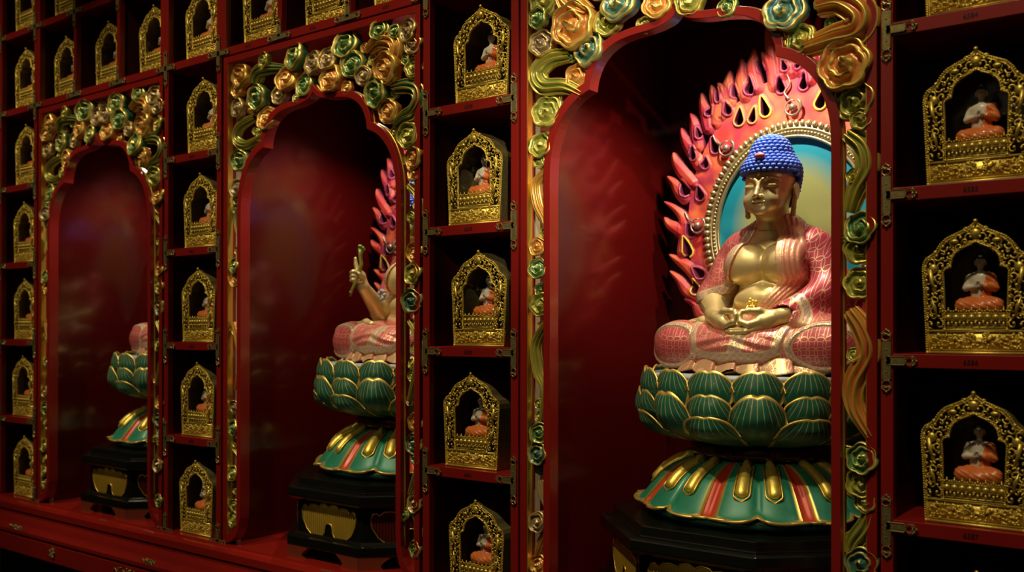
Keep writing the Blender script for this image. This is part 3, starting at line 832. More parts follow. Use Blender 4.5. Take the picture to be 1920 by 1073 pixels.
# ------------------------------------------------------------------ lotus throne (origin on top of the stand, z=-.375)
def petal(fn, ns=15, ntt=16, th=.004):
    s = np.linspace(-1, 1, ns); tt = np.linspace(0, 1, ntt)**.8
    S, T = np.meshgrid(s, tt)
    V = fn(S, T)                                # (nt,ns,3)
    d1 = np.gradient(V, axis=1); d2 = np.gradient(V, axis=0)
    N = np.cross(d1, d2); N /= np.linalg.norm(N, axis=2)[:, :, None]+1e-9
    if N[:, :, 1].mean() > 0: N = -N
    V = V.reshape(-1, 3); N = N.reshape(-1, 3)
    B = V-N*th
    n = len(V); F = []
    for i in range(ntt-1):
        for j in range(ns-1):
            a = i*ns+j
            F.append((a, a+1, a+ns+1, a+ns)); F.append((n+a, n+a+ns, n+a+ns+1, n+a+1))
    for i in range(ntt-1):
        for j in (0, ns-1):
            a = i*ns+j; F.append((a, a+ns, n+a+ns, n+a))
    for j in range(ns-1):
        a = (ntt-1)*ns+j; F.append((a, a+1, n+a+1, n+a))
    at = {'s': np.tile(S.ravel(), 2), 't': np.tile(T.ravel(), 2)}
    return np.concatenate([V, B]), np.array(F), at
def upper_petal(W, z0, z1, prof, bulge=.012, tipout=.010, notch=.05):
    def fn(S, T):
        zt = .42+.58*np.sqrt(np.clip(1-np.abs(S)**2.1, 0, 1))-notch*np.exp(-(S/.13)**2)
        z = z0+(z1-z0)*T*zt
        w_ = W*(.72+.28*np.sin(np.clip(T*1.3, 0, 1)*PI/2))
        r = np.interp(z, prof[0], prof[1])+bulge*(1-S**2)*np.sin(np.clip(T*.93+.05, 0, 1)*PI)**.8+tipout*T**6
        a = S*w_/np.maximum(r, .15)
        return np.stack([r*np.sin(a), -r*np.cos(a), z], -1)
    return petal(fn, 21, 16)
def make_throne():
    t = thing('lotus_throne', 'x', 'lotus throne')
    MB().lathe([(.20, .001), (.20, .012), (.18, .06), (.14, .11), (.128, .135), (.118, .150), (.118, .185), (.15, .20), (.20, .215), (.245, .25), (.255, .29), (.258, .322), (.258, .326)], 48).build('core', M['darkred'], t, True)
    MB().lathe([(.258, .316), (.262, .322), (.258, .328)], 48).build('seat_plate', M['plate'], t, True)
    # dark ring with red panels at the waist
    MB().lathe([(.13, .136), (.158, .138), (.160, .142), (.160, .162), (.158, .166), (.13, .168)], 48).build('waist_ring', M['black'], t, True)
    mb = MB()
    for k in range(10):
        a0 = 2*PI*k/10
        arc = [(.1615*math.sin(a0+q*.052), -.1615*math.cos(a0+q*.052), .146) for q in range(12)]
        mb.tube(arc+[(x, y, .159) for x, y, z in arc[::-1]], .0013, 4, closed=True)
    mb.build('waist_panels', M['darkred'], t)
    prof = ([.170, .180, .195, .215, .24, .27, .30, .345], [.150, .195, .228, .248, .262, .268, .270, .268])
    specs = [('r1', .0560, .262, .344, 16, 0, .018, .006, -.004), ('r2', .0610, .176, .296, 8, 0, .032, .010, .002), ('r2b', .0560, .215, .293, 8, 1, .026, .010, .000), ('r3', .0650, .170, .246, 8, 1, .030, .014, .012)]
    for nm, W, z0, z1, n, off, bu, tip, dr in specs:
        p2 = (prof[0], [q+dr for q in prof[1]])
        V, F, at = upper_petal(W, z0, z1, p2, bu, tip)
        o = npmesh('petal', V, F, M['petal_green'], t, True, at)
        for k in range(n):
            q = o if k == 0 else o.copy()
            if k: COL.objects.link(q)
            q.rotation_euler = (0, 0, rr(22.5+360/n*(k+.5*off)))
    # lower lotus: eight double lobed green petals over red ones
    zp = np.array([.132, .128, .114, .096, .074, .056, .040, .030, .026, .031]); rp = np.array([.125, .155, .186, .212, .232, .248, .262, .272, .281, .291])
    al = np.concatenate([[0], np.cumsum(np.hypot(np.diff(zp), np.diff(rp)))]); al /= al[-1]
    def low(W, dr, notch, top=0., sc1=1.):
        def fn(S, T):
            zt = (.90+.10*np.sqrt(np.clip(1-np.abs(S)**2.5, 0, 1))-notch*np.exp(-(S/.16)**2))*sc1
            q = top+(1-top)*T*zt
            z = np.interp(q, al, zp); r = np.interp(q, al, rp)
            w_ = W*(.52+.48*T)
            bul = .009*np.sqrt(np.abs(np.sin(S*PI)))*np.sin(np.clip(T*1.0, 0, 1)*PI)**.5-.004*np.exp(-(S/.08)**2)
            r = r+dr+bul
            z = z+.010*np.clip(T-.85, 0, 1)/.15*np.exp(-(S/.25)**2)*(notch > 0)
            a = S*w_/np.maximum(r, .1)
            return np.stack([r*np.sin(a), -r*np.cos(a), z], -1)
        return petal(fn, 25, 22, .005)
    V, F, at = low(.094, .004, .07); g = npmesh('lower_petal', V, F, M['low_green'], t, True, at)
    V2, F2, at2 = low(.070, -.006, .0, 0., 1.0); r_ = npmesh('under_petal', V2, F2, M['low_red'], t, True, at2)
    MB().lathe([(.235, .0005), (.262, .006), (.272, .018), (.262, .028), (.228, .062), (.20, .092), (.165, .115), (.12, .130)], 48).build('lower_core', M['petal_core'], t, True)
    lobes = []
    for s in (-1, 1):
        mb = MB(); path = []; rad = []
        for k in range(12):
            T = .08+.56*[0, .12, .24, .36, .48, .6, .72, .82, .90, .95, .985, 1][k]; z = float(np.interp(T, al, zp)); r = float(np.interp(T, al, rp))+.013
            a = s*.094*.45*(.52+.48*T)/max(r, .1)
            path.append((r*math.sin(a), -r*math.cos(a), z+.002)); rad.append(.0150*(.78+.22*k/11)*math.sqrt(max(.02, 1-max(0, (T-.585)/.057)**2)))
        mb.tube(path, rad, 10, flat=.8)
        lobes.append(mb.build('gold_lobe', M['gold'], g, True, 0))
        rimp = []
        for sg in (-1, 1):
            rr_ = []
            for k in range(12):
                p = Vector(path[k]); q = Vector((math.cos(0), 0, 0))*(sg*(rad[k]+.0035 if k < 11 else .002)); rr_.append(tuple(p+q+Vector((0, -.004, -.002 if k < 11 else -.008))))
            rimp += rr_ if sg < 0 else rr_[::-1]
        lobes.append(MB().tube(rimp, .0022, 5).build('gold_lobe_rim', M['liner'], g, True))
    for k in range(8):
        if k == 0: continue
        q = g.copy(); COL.objects.link(q); q.rotation_euler = (0, 0, rr(45*k+22.5))
        for lb in lobes: l2 = lb.copy(); COL.objects.link(l2); l2.parent = q
    g.rotation_euler = (0, 0, rr(22.5))
    for k in range(8):
        q = r_ if k == 0 else r_.copy()
        if k: COL.objects.link(q)
        q.rotation_euler = (0, 0, rr(45*k))
    return t

# ------------------------------------------------------------------ flaming mandorla (origin at seat level)
TNG = [[(-0.353,0.471),(-0.333,0.452),(-0.318,0.431),(-0.301,0.408)],[(-0.335,0.534),(-0.329,0.512),(-0.309,0.481),(-0.277,0.445)],[(-0.311,0.597),(-0.303,0.571),(-0.284,0.54),(-0.257,0.494)],[(-0.284,0.633),(-0.274,0.61),(-0.268,0.577),(-0.261,0.541)],[(-0.251,0.683),(-0.247,0.653),(-0.237,0.623),(-0.229,0.587)],[(-0.223,0.7),(-0.217,0.674),(-0.206,0.641),(-0.21,0.599)],[(-0.204,0.702),(-0.19,0.684),(-0.187,0.659),(-0.194,0.618)],[(-0.169,0.729),(-0.173,0.706),(-0.175,0.682),(-0.168,0.649)],[(-0.137,0.756),(-0.134,0.731),(-0.137,0.697),(-0.126,0.657)],[(-0.102,0.776),(-0.104,0.751),(-0.108,0.724),(-0.093,0.673)],[(-0.082,0.764),(-0.068,0.741),(-0.053,0.715),(-0.046,0.673)],[(-0.068,0.83),(-0.062,0.79),(-0.052,0.742),(-0.045,0.690)],[(-0.362,0.403),(-0.325,0.379),(-0.303,0.352),(-0.299,0.313),(-0.307,0.266)],[(-0.362,0.36),(-0.347,0.341),(-0.318,0.325),(-0.307,0.317)],[(-0.347,0.258),(-0.316,0.239),(-0.286,0.219),(-0.262,0.189)],[(-0.345,0.213),(-0.316,0.189),(-0.295,0.161),(-0.26,0.137)],[(-0.301,0.136),(-0.269,0.122),(-0.252,0.091),(-0.218,0.077)],[(-.03,.85),(-.036,.81),(-.026,.76),(-.022,.70)],[(.004,.88),(-.006,.83),(.004,.77),(0,.70)]]
HOL = [((-0.227,0.627),0.0066,(-0.219,0.641),0),((-0.199,0.657),0.004,(-0.207,0.687),0),((-0.173,0.625),0.0086,(-0.177,0.644),0),((-0.153,0.665),0.006,(-0.158,0.69),0),((-0.111,0.672),0.0113,(-0.111,0.703),0),((-0.143,0.597),0.0116,(-0.141,0.628),.4),((-0.107,0.596),0.0086,(-0.101,0.624),.4),((-0.071,0.611),0.0113,(-0.082,0.649),1),((-0.082,0.72),0.006,(-0.091,0.74),0),((-0.255,0.571),0.006,(-0.26,0.592),0),((-0.21,0.531),0.0106,(-0.221,0.559),0),((-0.272,0.516),0.0093,(-0.275,0.542),0),((-0.239,0.492),0.0089,(-0.238,0.509),0),((-0.296,0.425),0.0107,(-0.307,0.453),0),((-0.254,0.41),0.0107,(-0.26,0.434),0),((-0.279,0.315),0.0114,(-0.288,0.337),0),((-0.288,0.262),0.01,(-0.297,0.301),1),((-0.252,0.202),0.0107,(-0.271,0.22),0),((-0.265,0.16),0.0096,(-0.27,0.185),.8),((-0.029,0.662),0.0094,(-0.033,0.691),0),((-0.017,0.711),0.0059,(-0.022,0.733),0)]
SCR = [(-0.174,0.527),(-0.256,0.331),(0.005,0.609)]
def make_mandorla():
    t = thing('flaming_mandorla', 'x', 'mandorla')
    Z0 = .046                                   # the tables above hold world heights
    memo = {}
    def flat(x, z):
        xx = -np.abs(x+.0)
        d = np.sqrt((xx/.292)**2+((z-.33-Z0)/np.where(z > .33+Z0, .365, .375))**2)
        d = (d-1)*.27
        prof = np.zeros_like(d); el_ = np.full_like(d, 9.)
        te = np.full_like(d, 9.)
        for T in TNG:
            P = catmull(T, 4); n = len(P); e = np.full_like(d, 9.)
            ext = [(P[-1][0]*.97, P[-1][1]*.97+.01)]
            rs = .0025+.0165*np.sin(np.linspace(0, 1, n)*PI*.62)**.9
            for i in range(n-1):
                a, b = P[i], P[i+1]; dx, dz = b-a; L = dx*dx+dz*dz+1e-12
                u = np.clip(((xx-a[0])*dx+(z-Z0-a[1])*dz)/L, 0, 1)
                e = np.minimum(e, np.hypot(xx-a[0]-u*dx, z-Z0-a[1]-u*dz)-(rs[i]+(rs[i+1]-rs[i])*u))
            te = np.minimum(te, e)
            prof = np.maximum(prof, np.clip(-e, 0, .012)); el_ = np.minimum(el_, np.abs(e))
            d = np.minimum(d, e)
        te = el_
        hd = np.full_like(d, 9.); hc = np.zeros_like(d)
        for c, r, tip, col in HOL:
            vx, vz = tip[0]-c[0], tip[1]-c[1]; L = vx*vx+vz*vz
            u = np.clip(((xx-c[0])*vx+(z-Z0-c[1])*vz)/L, 0, 1)
            e = np.hypot(xx-c[0]-u*vx, z-Z0-c[1]-u*vz)-r*(1-u)**.8
            hc = np.where(e < hd, col, hc); hd = np.minimum(hd, e)
        # opening behind the painted disc is closed; edge distance for shading lines of the carving
        return d, te, prof, hd, hc
    x = np.arange(-.385, .3851, .0018, dtype=f32); z = np.arange(-.01, .95, .0018, dtype=f32)
    Xg, Zg = np.meshgrid(x, z, indexing='ij'); d, te, prof, hd, hc = flat(Xg, Zg)
    d2 = np.maximum(d, -hd)
    rim = np.clip(1-np.abs(hd-.0035)/.0045, 0, 1)
    Tk = .006+.85*prof+.005*np.sqrt(rim)
    def fn(P):
        Y = P[1]
        return np.maximum(d2[:, None, :], (np.abs(Y-.0)-np.where(Y < 0, Tk[:, None, :], .008)))
    V, F = surf(fn, (-.385, -.026, -.01), (float(x[-1])-1e-4, .014, float(z[-1])-1e-4), .0018)
    d_, te_, pr_, hd_, hc_ = flat(V[:, 0].astype(f32), V[:, 2].astype(f32))
    npmesh('flame_panel', V, F, M['flame'], t, True, {'rim': ((hd_ < .0065)*(hd_ > .0012)*(V[:, 1] < -.004)*1.), 'edge': np.maximum(np.maximum(np.exp(-(te_/.0022)**2)*(hd_ > .006), .7*np.exp(-((hd_-.0135)/.0014)**2)*(d_ < -.004)), ((hd_ < .0012) | (V[:, 1] > -.003))*1.25), 'rc': hc_})
    # halo ring and painted disc
    cz = .31+Z0; A, B = .235, .265
    def el(a, b, n): return [(a*math.cos(2*PI*k/n), cz+b*math.sin(2*PI*k/n)) for k in range(n)]
    rg = MB()
    rg.band(el(A-.040, B-.040, 120), el(A-.002, B-.002, 120), -.018, .0, closed=True)
    rg.tube([(x_, -.018, z_) for x_, z_ in el(A-.038, B-.038, 120)], .0045, 6, closed=True)
    rg.tube([(x_, -.018, z_) for x_, z_ in el(A-.018, B-.018, 120)], .0035, 6, closed=True)
    rg.build('halo_ring', M['ring'], t, True)
    bd = MB()
    for x_, z_ in el(A-.0275, B-.0275, 150): bd.ball((x_, -.021, z_), .0042, n=7, m=5)
    for k in range(92):
        a = 2*PI*k/92; c_, s_ = math.cos(a), math.sin(a)
        Mx = Matrix.Translation(((A-.006)*c_, -.020, cz+(B-.006)*s_)) @ Matrix.Rotation(-math.atan2(s_/B, c_/A), 4, 'Y')
        bd.ball((0, 0, 0), (.0095, .006, .0066), Mx, n=8, m=5)
    bd.build('ring_beads', M['ring'], t, True)
    MB().prism(el(A-.036, B-.036, 96)[::-1], -.009, -.004).build('halo_disc', M['disc'], t)
    for (sx, sz) in SCR+[(-a, b) for a, b in SCR[:2]]:
        mb = MB(); R = .023; s = -1 if sx <= .01 else 1
        pts = [(sx+s*R*(1-.02*k)*math.cos(.5*k+2.2), -.020, sz+Z0+R*(1-.02*k)*math.sin(.5*k+2.2)) for k in range(13)]
        mb.tube(pts, [.0042-.0002*k for k in range(13)], 7)
        tail = [(sx+s*.010, -.016, sz+Z0+.022), (sx+s*.022, -.016, sz+Z0+.04), (sx+s*.008, -.015, sz+Z0+.062), (sx+s*.016, -.014, sz+Z0+.085)] if abs(sx) < .1 else [(sx+s*.014, -.018, sz+Z0+.010), (sx+s*.030, -.016, sz+Z0+.020), (sx+s*.040, -.014, sz+Z0+.04)]
        mb.tube([tuple(q) for q in catmull(tail, 5)], [.004-.0002*k for k in range(5*(len(tail)-1)+1)], 7)
        mb.ball((sx, -.018, sz+Z0), (.0105, .011, .0105), n=10, m=7)
        mb.build('scroll_boss', M['swirl'], t, True)
    return t

# ------------------------------------------------------------------ the seated statue (origin on the lotus seat)
def torso_core(P, neck=True):
    d = ell(P, (0, .030, .255), (.098, .062, .085))
    d = smin(d, ell(P, (0, .016, .165), (.086, .074, .070)), .035)
    d = smin(d, cap(P, (-.092, .035, .286), (.092, .035, .286), .040, .040), .03)
    for s in (-1, 1): d = smin(d, cap(P, (s*.075, .037, .308), (s*.012, .032, .345), .026, .030), .03)
    if neck: d = smin(d, cap(P, (0, .028, .30), (0, .012, .40), .039, .036), .018)
    return d
def skin_body(P, right_arm=True):
    d = torso_core(P)
    for s in (-1, 1): d = smin(d, ell(P, (s*.043, -.026, .252), (.054, .040, .050)), .007)
    d = smin(d, ell(P, (0, -.046, .166), (.070, .034, .040)), .010)
    if right_arm:
        d = smin(d, chain(P, [(-.100, .035, .275), (-.150, .010, .168), (-.078, -.130, .128)], [.036, .034, .0195], .012), .008)
        d = smax(d, -(np.hypot(P[0]+.145, 0)*0+9), .001)
        # armlet line on the forearm
        d = d-.0016*np.exp(-((P[2]-.176-(P[1])*.25)/.002)**2)*(P[0] < -.12)
    for z_ in (.352, .366): d = d+.0012*np.exp(-((P[2]-z_-.06*np.abs(P[0])*0)/.0016)**2)*(np.abs(P[0]) < .06)
    return d
def robe_fields(V):
    x, y, z = V
    bl = .050-.10*(z-.2)+np.where(z < .215, -(.215-z)*.95, 0)-np.where(z > .30, (z-.30)*.35, 0)
    br = -.036-(.335-z)*.42
    return bl, br
def upper_robe(P):
    x, y, z = P
    core = torso_core(P, False)-.007
    for s in (-1, 1): core = smin(core, ell(P, (s*.043, -.026, .252), (.061, .047, .057)), .01)
    core = smin(core, ell(P, (0, -.030, .168), (.076, .042, .045)), .02)
    slv = chain(P, [(.095, .036, .282), (.150, .008, .185), (.088, -.112, .134)], [.050, .050, .034], .02)
    slv = smin(slv, ell(P, (.128, -.060, .112), (.072, .070, .030)), .025)
    slv = smin(slv, ell(P, (.165, .0, .085), (.05, .06, .07)), .03)
    rdr = chain(P, [(-.098, .036, .280), (-.150, .012, .176)], [.047, .045], .01)
    bl, br = robe_fields(P)
    back = .036-y
    # folds
    core = core-.006*sst(-.2, -.19, x-bl)*(1-sst(.050, .057, x-bl))*(y < .05)*(x > -.02)
    core = core+.0014*np.sin((x-bl)*2*PI/.0105)*sst(.012, .018, x-bl)*(1-sst(.045, .052, x-bl))*(y < .03)
    fold = .0035*np.sin(85*(z*.9+x*.5-y*.35))*sst(.0, .06, .24-z)
    slv = slv+fold
    rdr = rdr+.0015*np.sin(90*(x*.9+z*.4))
    kl = np.minimum(bl-x, back); kr = np.minimum(np.maximum(x-br, (.176+.26*(x+.15))-z), back)
    body = np.maximum(core, np.minimum(kl, np.where(x < 0, kr, 9)))
    R = np.maximum(rdr, np.minimum(kr, back*0+kr))
    d = smin(smin(body, slv, .010), R, .006)
    d = np.maximum(d, .002-z)
    # hollow where the neck stands and for the wrist
    d = np.maximum(d, -cap(P, (0, .026, .32), (0, .010, .42), .041, .037))
    return np.maximum(d, -cap(P, (.092, -.118, .133), (.06, -.16, .122), .024, .03))
def legs(P):
    x, y, z = P
    d = None
    for s in (-1, 1):
        e = chain(P, [(s*.06, .03, .060), (s*.184, -.098, .062), (-s*.03, -.150, .052)], [.066, .055, .044], .03)
        d = e if d is None else smin(d, e, .02)
    d = smin(d, ell(P, (0, -.045, .055), (.15, .11, .050)), .03)
    # the cloth apron that hangs over the shins
    a = lap(x, z)
    d = d-.006*sst(0, .006, a)*(y < -.02)
    d = d+.0020*np.sin(2*PI*(z+.25*np.abs(x+.01)**1.0+.0)/.024+1.2*np.sin(x*18))*sst(.010, .030, a)*(y < -.06)*sst(.11, .07, z)
    d = d-.005*np.exp(-((np.hypot((np.abs(x)-.182)/.070, (z-.064)/.050)-1)/.09)**2)*(y < -.03)*(a < 0)
    return np.maximum(d, .010-z)
def lap(x, z):                      # >0 inside the apron, distance from its edge
    u = (x+.012)
    low = .030+np.clip(np.abs(u)-.05, 0, 1)**2*5.5
    side = .118-np.abs(u)+(z-.09)*.25
    return np.minimum(z-low, side)
def hem(P):
    x, y, z = P
    a = np.arctan2(x, -(y+.01)); q = a*19/(2*PI)+.12*np.sin(a*5); fq = q-np.floor(q)
    r = np.hypot(x/1.30, (y+.035)/.95)
    saw = .013*(fq-.5)+.004*np.sin(fq*PI)
    d = np.abs(r-(.152+saw+(.030-z)*.55))-.006
    d = np.maximum(d*.75, z-.040)
    d = np.maximum(d, .002+.007*(1-np.sin(fq*PI))-z)
    d = smin(d, ell(P, (0, -.035, .012), (.205, .150, .024)), .01)
    return np.maximum(d, .0005-z)
def skirt(P):
    x, y, z = P
    d = ell(P, (0, .014, .12), (.108, .096, .085))
    d = d+.0022*np.sin(150*(z-.25*np.abs(x)+.6*x*x))*sst(.02, .0, y)
    top = .160+.9*x*x*np.where(x < 0, .8, 3.0)
    return np.maximum(d, z-top)
def hand(P, s):
    """s=-1 the hand at the left of the picture"""
    def q(x, y, z): return (s*x, y, z)
    d = chain(P, [q(.090, -.115, .134), q(.066, -.142, .126), q(.044, -.160, .120)], [.0205, .0180, .0140], .008)
    d = smin(d, chain(P, [q(.058, -.148, .112), q(.036, -.168, .1085)], [.014, .011], .004), .010)
    yo = 0 if s < 0 else -.010; zo = 0 if s < 0 else -.004
    L = .0 if s < 0 else .010
    for i, (z_, y_, r_) in enumerate(((.1005, -.170, .0066), (.1065, -.164, .0070), (.1115, -.157, .0070))):
        d = smin(d, chain(P, [q(.046, y_+.008+yo*.4, z_+.004), q(.020, y_-.003+yo, z_+zo), q(-.004-L-.003*i, y_-.004+yo, z_-.001+zo), q(-.016-L-.002*i, y_-.001+yo, z_+.0005+zo)], [r_+.0014, r_, r_*.86, r_*.62], .003), .0035)
    # index finger rising in a loop, thumb closing it
    d = smin(d, chain(P, [q(.044, -.168, .119), q(.026, -.182, .112), q(.009, -.183, .118), q(.004, -.179, .134), q(.007, -.176, .141)], [.0088, .0074, .0068, .0062, .0048], .003), .004)
    d = smin(d, chain(P, [q(.064, -.146, .133), q(.042, -.158, .143), q(.020, -.170, .1425), q(.009, -.175, .141)], [.0098, .0080, .0068, .0052], .004), .005)
    return d
def head(P):
    x, y, z = P; ax = np.abs(x)
    Q = (ax, y, z)
    d = ell(P, (0, .006, .452), (.0565, .068, .058))
    d = smin(d, ell(P, (0, -.018, .411), (.0485, .050, .048)), .022)
    d = smin(d, ell(Q, (.024, -.046, .399), (.021, .019, .022)), .014)
    d = smin(d, ell(P, (0, -.058, .378), (.016, .013, .012)), .012)
    d = smin(d, cap(P, (0, .016, .33), (0, .008, .40), .037, .036), .016)
    # brow arches and nose
    br = chain(Q, [(.0035, -.0665, .438), (.010, -.0665, .449), (.024, -.0605, .4535), (.040, -.046, .448)], [.0028, .0028, .0026, .0015], .002)
    d = smin(d, br, .008)
    d = smin(d, chain(P, [(0, -.064, .445), (0, -.074, .425), (0, -.0825, .4115)], [.0042, .0048, .0062], .004), .006)
    d = smin(d, ell(Q, (.0078, -.0735, .4095), (.0052, .0065, .0048)), .003)
    # hollows and closed lids
    d = smax(d, -ell(Q, (.0235, -.068, .4365), (.0155, .008, .0085)), .006)
    lid = ell(Q, (.0235, -.0525, .4335), (.0165, .0115, .0092))
    d = smin(d, lid, .0025)
    slit = np.abs(z-(.4285+22*(ax-.0235)**2*.35-.0))
    m_ = (ax > .009) & (ax < .039) & (y < -.03)
    d = d+np.where(m_, .0022*np.exp(-(slit/.0011)**2), 0)
    # lips
    d = smin(d, ell(Q, (.0062, -.0680, .3965), (.0098, .0062, .0029)), .0022)
    d = smin(d, ell(P, (0, -.0672, .3905), (.0105, .0068, .0036)), .0022)
    d = d+.0016*np.exp(-((z-.3938-ax*ax*6)/.0009)**2)*(ax < .0165)*(y < -.05)
    d = smax(d, -ell(P, (0, -.0725, .4025), (.0016, .003, .0035)), .002)
    # ears with long lobes
    e = ell(Q, (.0600, .010, .426), (.0055, .0160, .0215))
    e = smax(e, -ell(Q, (.0665, .006, .428), (.0045, .0085, .0135)), .003)
    e = smin(e, chain(Q, [(.0590, .004, .410), (.0575, .001, .388), (.0560, 0, .373)], [.0055, .0052, .0066], .004), .004)
    return smin(d, e, .003)

def make_statue():
    t = thing('buddha_statue', 'x', 'statue')
    V, F = surf(skin_body, (-.20, -.165, .06), (.16, .125, .405), .0026); npmesh('torso', V, F, M['skin'], t)
    V, F = surf(head, (-.075, -.096, .335), (.075, .086, .52), .0013); npmesh('head', V, F, M['skin'], t)
    for s, lo, hi in ((-1, (-.12, -.205, .085), (.034, -.085, .16)), (1, (-.044, -.215, .080), (.12, -.085, .16))):
        V, F = surf(lambda P: hand(P, s), lo, hi, .0013); npmesh('hand', V, F, M['skin'], t)
    V, F = surf(upper_robe, (-.215, -.17, .004), (.24, .13, .375), .0024)
    v = V.T; bl, br = robe_fields(v)
    dl = np.where(v[1] < .04, v[0]-bl, .08)
    cuff = np.hypot(np.hypot(v[0]-.083, v[1]+.122), (v[2]-.128)*.9)
    sl = np.where((v[0] > .085) & (v[1] < .01), np.maximum(0, 1-np.abs(cuff-.052)/.018), 0)
    band = np.maximum(np.clip(1-np.abs(dl-.009)/.010, 0, 1), np.clip(sl, 0, 1))
    hm = v[2]-(.176+.26*(v[0]+.15))
    rr_b = (v[0] < -.02)*np.maximum(np.clip(1.2-np.abs(hm-.010)/.018, 0, 1), np.clip(1.1-np.abs(br-v[0]-.012)/.016, 0, 1))
    band = np.maximum(band, rr_b)
    tone = np.where(v[0] > 0, np.maximum(np.clip(1-(dl-.052)/.004, 0, 1)*.95, np.clip((.14-v[2])/.03, 0, 1)*.9), .15)
    npmesh('upper_robe', V, F, M['robe'], t, True, {'band': band, 'tone': tone})
    V, F = surf(skirt, (-.13, -.10, .05), (.13, .12, .20), .0026)
    v = V.T
    npmesh('skirt', V, F, M['robe'], t, True, {'band': np.clip(1-np.abs((.160+.9*v[0]**2*1.5)-v[2]-.008)/.010, 0, 1)*.0+(v[2] > .13)*.6*(np.abs(v[0]) > .02), 'tone': np.ones(len(V))})
    V, F = surf(legs, (-.29, -.205, .005), (.29, .125, .135), .0025)
    v = V.T; a = lap(v[0], v[2]); inl = (a > 0) & (v[1] < -.02)
    kn = np.hypot((np.abs(v[0])-.182)/.070, (v[2]-.064)/.050)
    kb = np.clip(1.15-np.abs(kn-1)/.17, 0, 1)*(a < 0)*(v[1] < -.02)
    ab_ = np.where(inl, np.clip(1.3-np.abs(a-.010)/.012, 0, 1), 0)
    cb = inl*np.clip(1.3-np.abs(v[0]-.005-(v[2]-.07)*.25)/.020, 0, 1)
    band = np.clip(np.maximum(np.maximum(kb, ab_), cb), 0, 1)
    tone = np.where(inl, .28, .08)+np.clip((.04-v[2])/.02, 0, .2)+(np.abs(a) < .006)*.3
    npmesh('crossed_legs', V, F, M['robe'], t, True, {'band': band, 'tone': np.clip(tone, 0, 1)})
    V, F = surf(hem, (-.25, -.20, -.004), (.25, .16, .05), .0024)
    v = V.T; ang = np.arctan2(v[0], -(v[1]+.01))
    npmesh('robe_hem', V, F, M['robe'], t, True, {'band': np.clip(1.25-((ang*19/(2*PI)+.12*np.sin(ang*5)) % 1)*1.1, 0, 1), 'tone': np.ones(len(V))})
    # feet resting on the thighs
    def feet(P):
        d = chain(P, [(-.155, -.088, .119), (-.125, -.098, .119), (-.080, -.118, .115)], [.0085, .0125, .0105], .01)
        for i in range(4): d = smin(d, cap(P, (-.150+.004*i, -.086-.006*i, .119), (-.170+.004*i, -.082-.007*i, .121), .0042, .0036), .003)
        return np.minimum(d, chain(P, [(.155, -.080, .108), (.110, -.125, .108)], [.009, .011], .01))
    V, F = surf(feet, (-.185, -.145, .09), (.175, -.04, .14), .0016); npmesh('foot', V, F, M['skin'], t)
    # sash flower at the waist
    mb = MB()
    for k in range(9):
        a = k*2.4; r_ = .0035+.0012*k
        mb.ball((-.006+r_*math.cos(a), -.094-.002*math.sin(k), .160+r_*math.sin(a)), (.0052, .004, .0048), n=7, m=5)
    for s in (-1, 1):
        mb.tube([(-.006+s*.004, -.095, .158), (-.006+s*.012, -.099, .147), (-.006+s*.007, -.102, .137)], [.0035, .003, .0015], 6)
    mb.build('sash_flower', M['gold'], t, True)
    MB().ball((0, -.0665, .461), (.0036, .003, .0042), n=10, m=8).build('forehead_pearl', M['white'], t, True)
    # snail curl hair
    hb = MB()
    zs = [.400, .43, .462, .478, .490, .500, .512, .524, .536, .547, .556, .562]
    wx = [.050, .0595, .0655, .0660, .0625, .0560, .0485, .0445, .0400, .0330, .0215, .0]
    dep = 1.10
    hb2 = MB().lathe([(wx_*.90, z_) for wx_, z_ in zip(wx[2:], zs[2:])], 40)
    vv = [(x, y*dep+.008, z) for x, y, z in hb2.v]; hb.add(vv, hb2.f)
    bk = MB().lathe([(.046, .392), (.055, .41), (.0585, .44), (.060, .468)], 36)
    hb.add([(x, max(y*dep+.012, .022), z) for x, y, z in bk.v], bk.f)
    z = .404; row = 0
    while z < .562:
        r = float(np.interp(z, zs, wx)); n = max(1, int(2*PI*r/.0125))
        for k in range(n):
            a = 2*PI*(k+.5*(row % 2))/n
            x_, y_ = r*math.sin(a), -r*math.cos(a)*dep+.008
            if z < .468:
                lim = np.interp(z, [.40, .44, .468], [.034, .024, -.005])
                if y_ < lim: continue
            hb.ball((x_, y_, z), (.0072, .0070, .0052), n=9, m=6)
        slope = abs(float(np.interp(z+.006, zs, wx))-r)
        z += .0090/math.sqrt(1+(slope/.006)**2) if z > .468 else .0085
        row += 1
    hb.ball((0, .008, .561), .006, n=8, m=5)
    hb.build('snail_curls', M['hair'], t, True)
    MB().ball((.000, -.0615, .505), (.0135, .0065, .0068), n=16, m=10).build('pink_jewel', M['jewel'], t, True)
    return t
statue0 = make_statue()
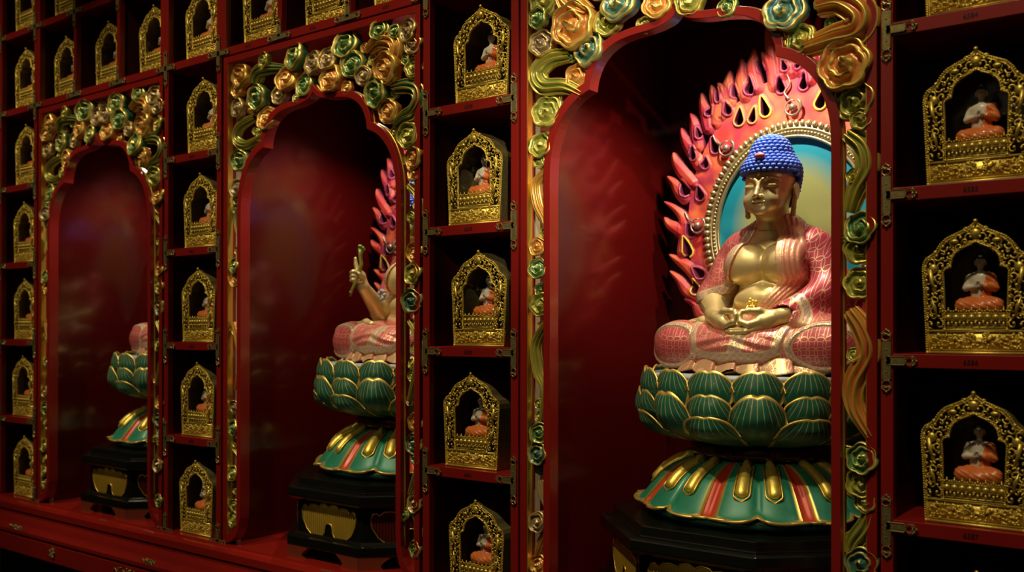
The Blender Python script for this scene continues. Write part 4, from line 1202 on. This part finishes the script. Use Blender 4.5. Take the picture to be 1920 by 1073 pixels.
def make_statue_two():
    """the statue of the middle niche: same seat and legs, a raised arm with a short staff"""
    t = thing('buddha_statue', 'x', 'statue')
    for c in children(statue0):
        n_ = c.name.split('.')[0]
        if n_ in ('crossed_legs', 'robe_hem', 'skirt', 'upper_robe', 'head', 'snail_curls', 'forehead_pearl', 'foot'):
            q = c.copy(); COL.objects.link(q); q.parent = t
    def body(P):
        d = skin_body(P, False)
        d = smin(d, chain(P, [(-.100, .035, .275), (-.152, -.005, .150), (-.128, -.110, .232)], [.036, .033, .0185], .012), .008)
        h = chain(P, [(-.128, -.110, .232), (-.130, -.120, .262)], [.017, .019], .008)
        d = smin(d, h, .008)
        for i in range(3):
            z_ = .274-.0125*i
            d = smin(d, chain(P, [(-.120, -.128, z_), (-.136, -.143, z_+.002), (-.151, -.135, z_), (-.152, -.122, z_-.002)], [.0078, .0070, .0064, .0050], .002), .002)
        d = smin(d, chain(P, [(-.136, -.124, .276), (-.142, -.126, .300), (-.143, -.127, .318)], [.0078, .0064, .0048], .002), .003)
        return smin(d, chain(P, [(-.118, -.122, .262), (-.112, -.138, .268), (-.121, -.146, .276)], [.009, .0075, .006], .003), .003)
    V, F = surf(body, (-.20, -.165, .06), (.16, .125, .405), .0026); npmesh('torso', V, F, M['skin'], t)
    mb = MB().tube([(-.110, -.135, .345), (-.112, -.136, .325), (-.106, -.137, .300), (-.114, -.138, .275), (-.128, -.140, .245), (-.146, -.142, .215), (-.150, -.142, .200)], [.009, .006, .0055, .0055, .005, .004, .0015], 8)
    for k in range(8): mb.ball((-.110+.008*math.cos(k*2.4), -.135+.006*math.sin(k*1.7), .347+.006*math.sin(k*2.4)), .0055, n=7, m=5)
    mb.ball((-.147, -.142, .213), .006, n=7, m=5)
    mb.build('short_staff', M['f_y'], t, True)
    mb = MB()
    for k in range(7): mb.ball((-.070+.011*math.cos(k*.9), -.085, .205+.013*math.sin(k*.9)), .0065, n=7, m=5)
    mb.build('jewelled_brooch', M['plate'], t, True)
    return t
statue1 = make_statue_two(); statue2 = copy_tree(statue0)
for o_, c, lb in ((statue2, NC[0], 'leftmost seated statue of which only a robed knee shows in its niche'), (statue1, NC[1], 'middle seated statue with raised hand holding a short staff, half hidden by the arch'), (statue0, NC[2], 'large gold seated statue with blue curled hair and pink robe on green lotus')):
    o_['label'] = lb; o_.location = (c+.041, .385, -.046)
def triple(o, labels, dx, y, z):
    c3 = [copy_tree(o), copy_tree(o), o]
    for q, c, lb in zip(c3, NC, labels):
        q['label'] = lb; q.location = (c+dx, y, z)
nn = ('leftmost niche', 'middle niche', 'right niche')
triple(make_stand(), ['black octagonal stand in the '+n+' under its lotus throne' for n in nn], .0205, .37, -.5995)
triple(make_throne(), ['green and gold double lotus throne in the '+n for n in nn], .0225, .37, -.3745)
triple(make_mandorla(), ['red flaming mandorla behind the statue in the '+n for n in nn], .032, .55, -.046)
for o_ in list(COL.objects):
    if o_.type == 'EMPTY' and o_.get('category') in ('statue', 'stand', 'lotus throne', 'mandorla'):
        o_['group'] = {'statue': 'seated statues in the niches', 'stand': 'octagonal stands', 'lotus throne': 'lotus thrones', 'mandorla': 'flaming mandorlas'}[o_['category']]
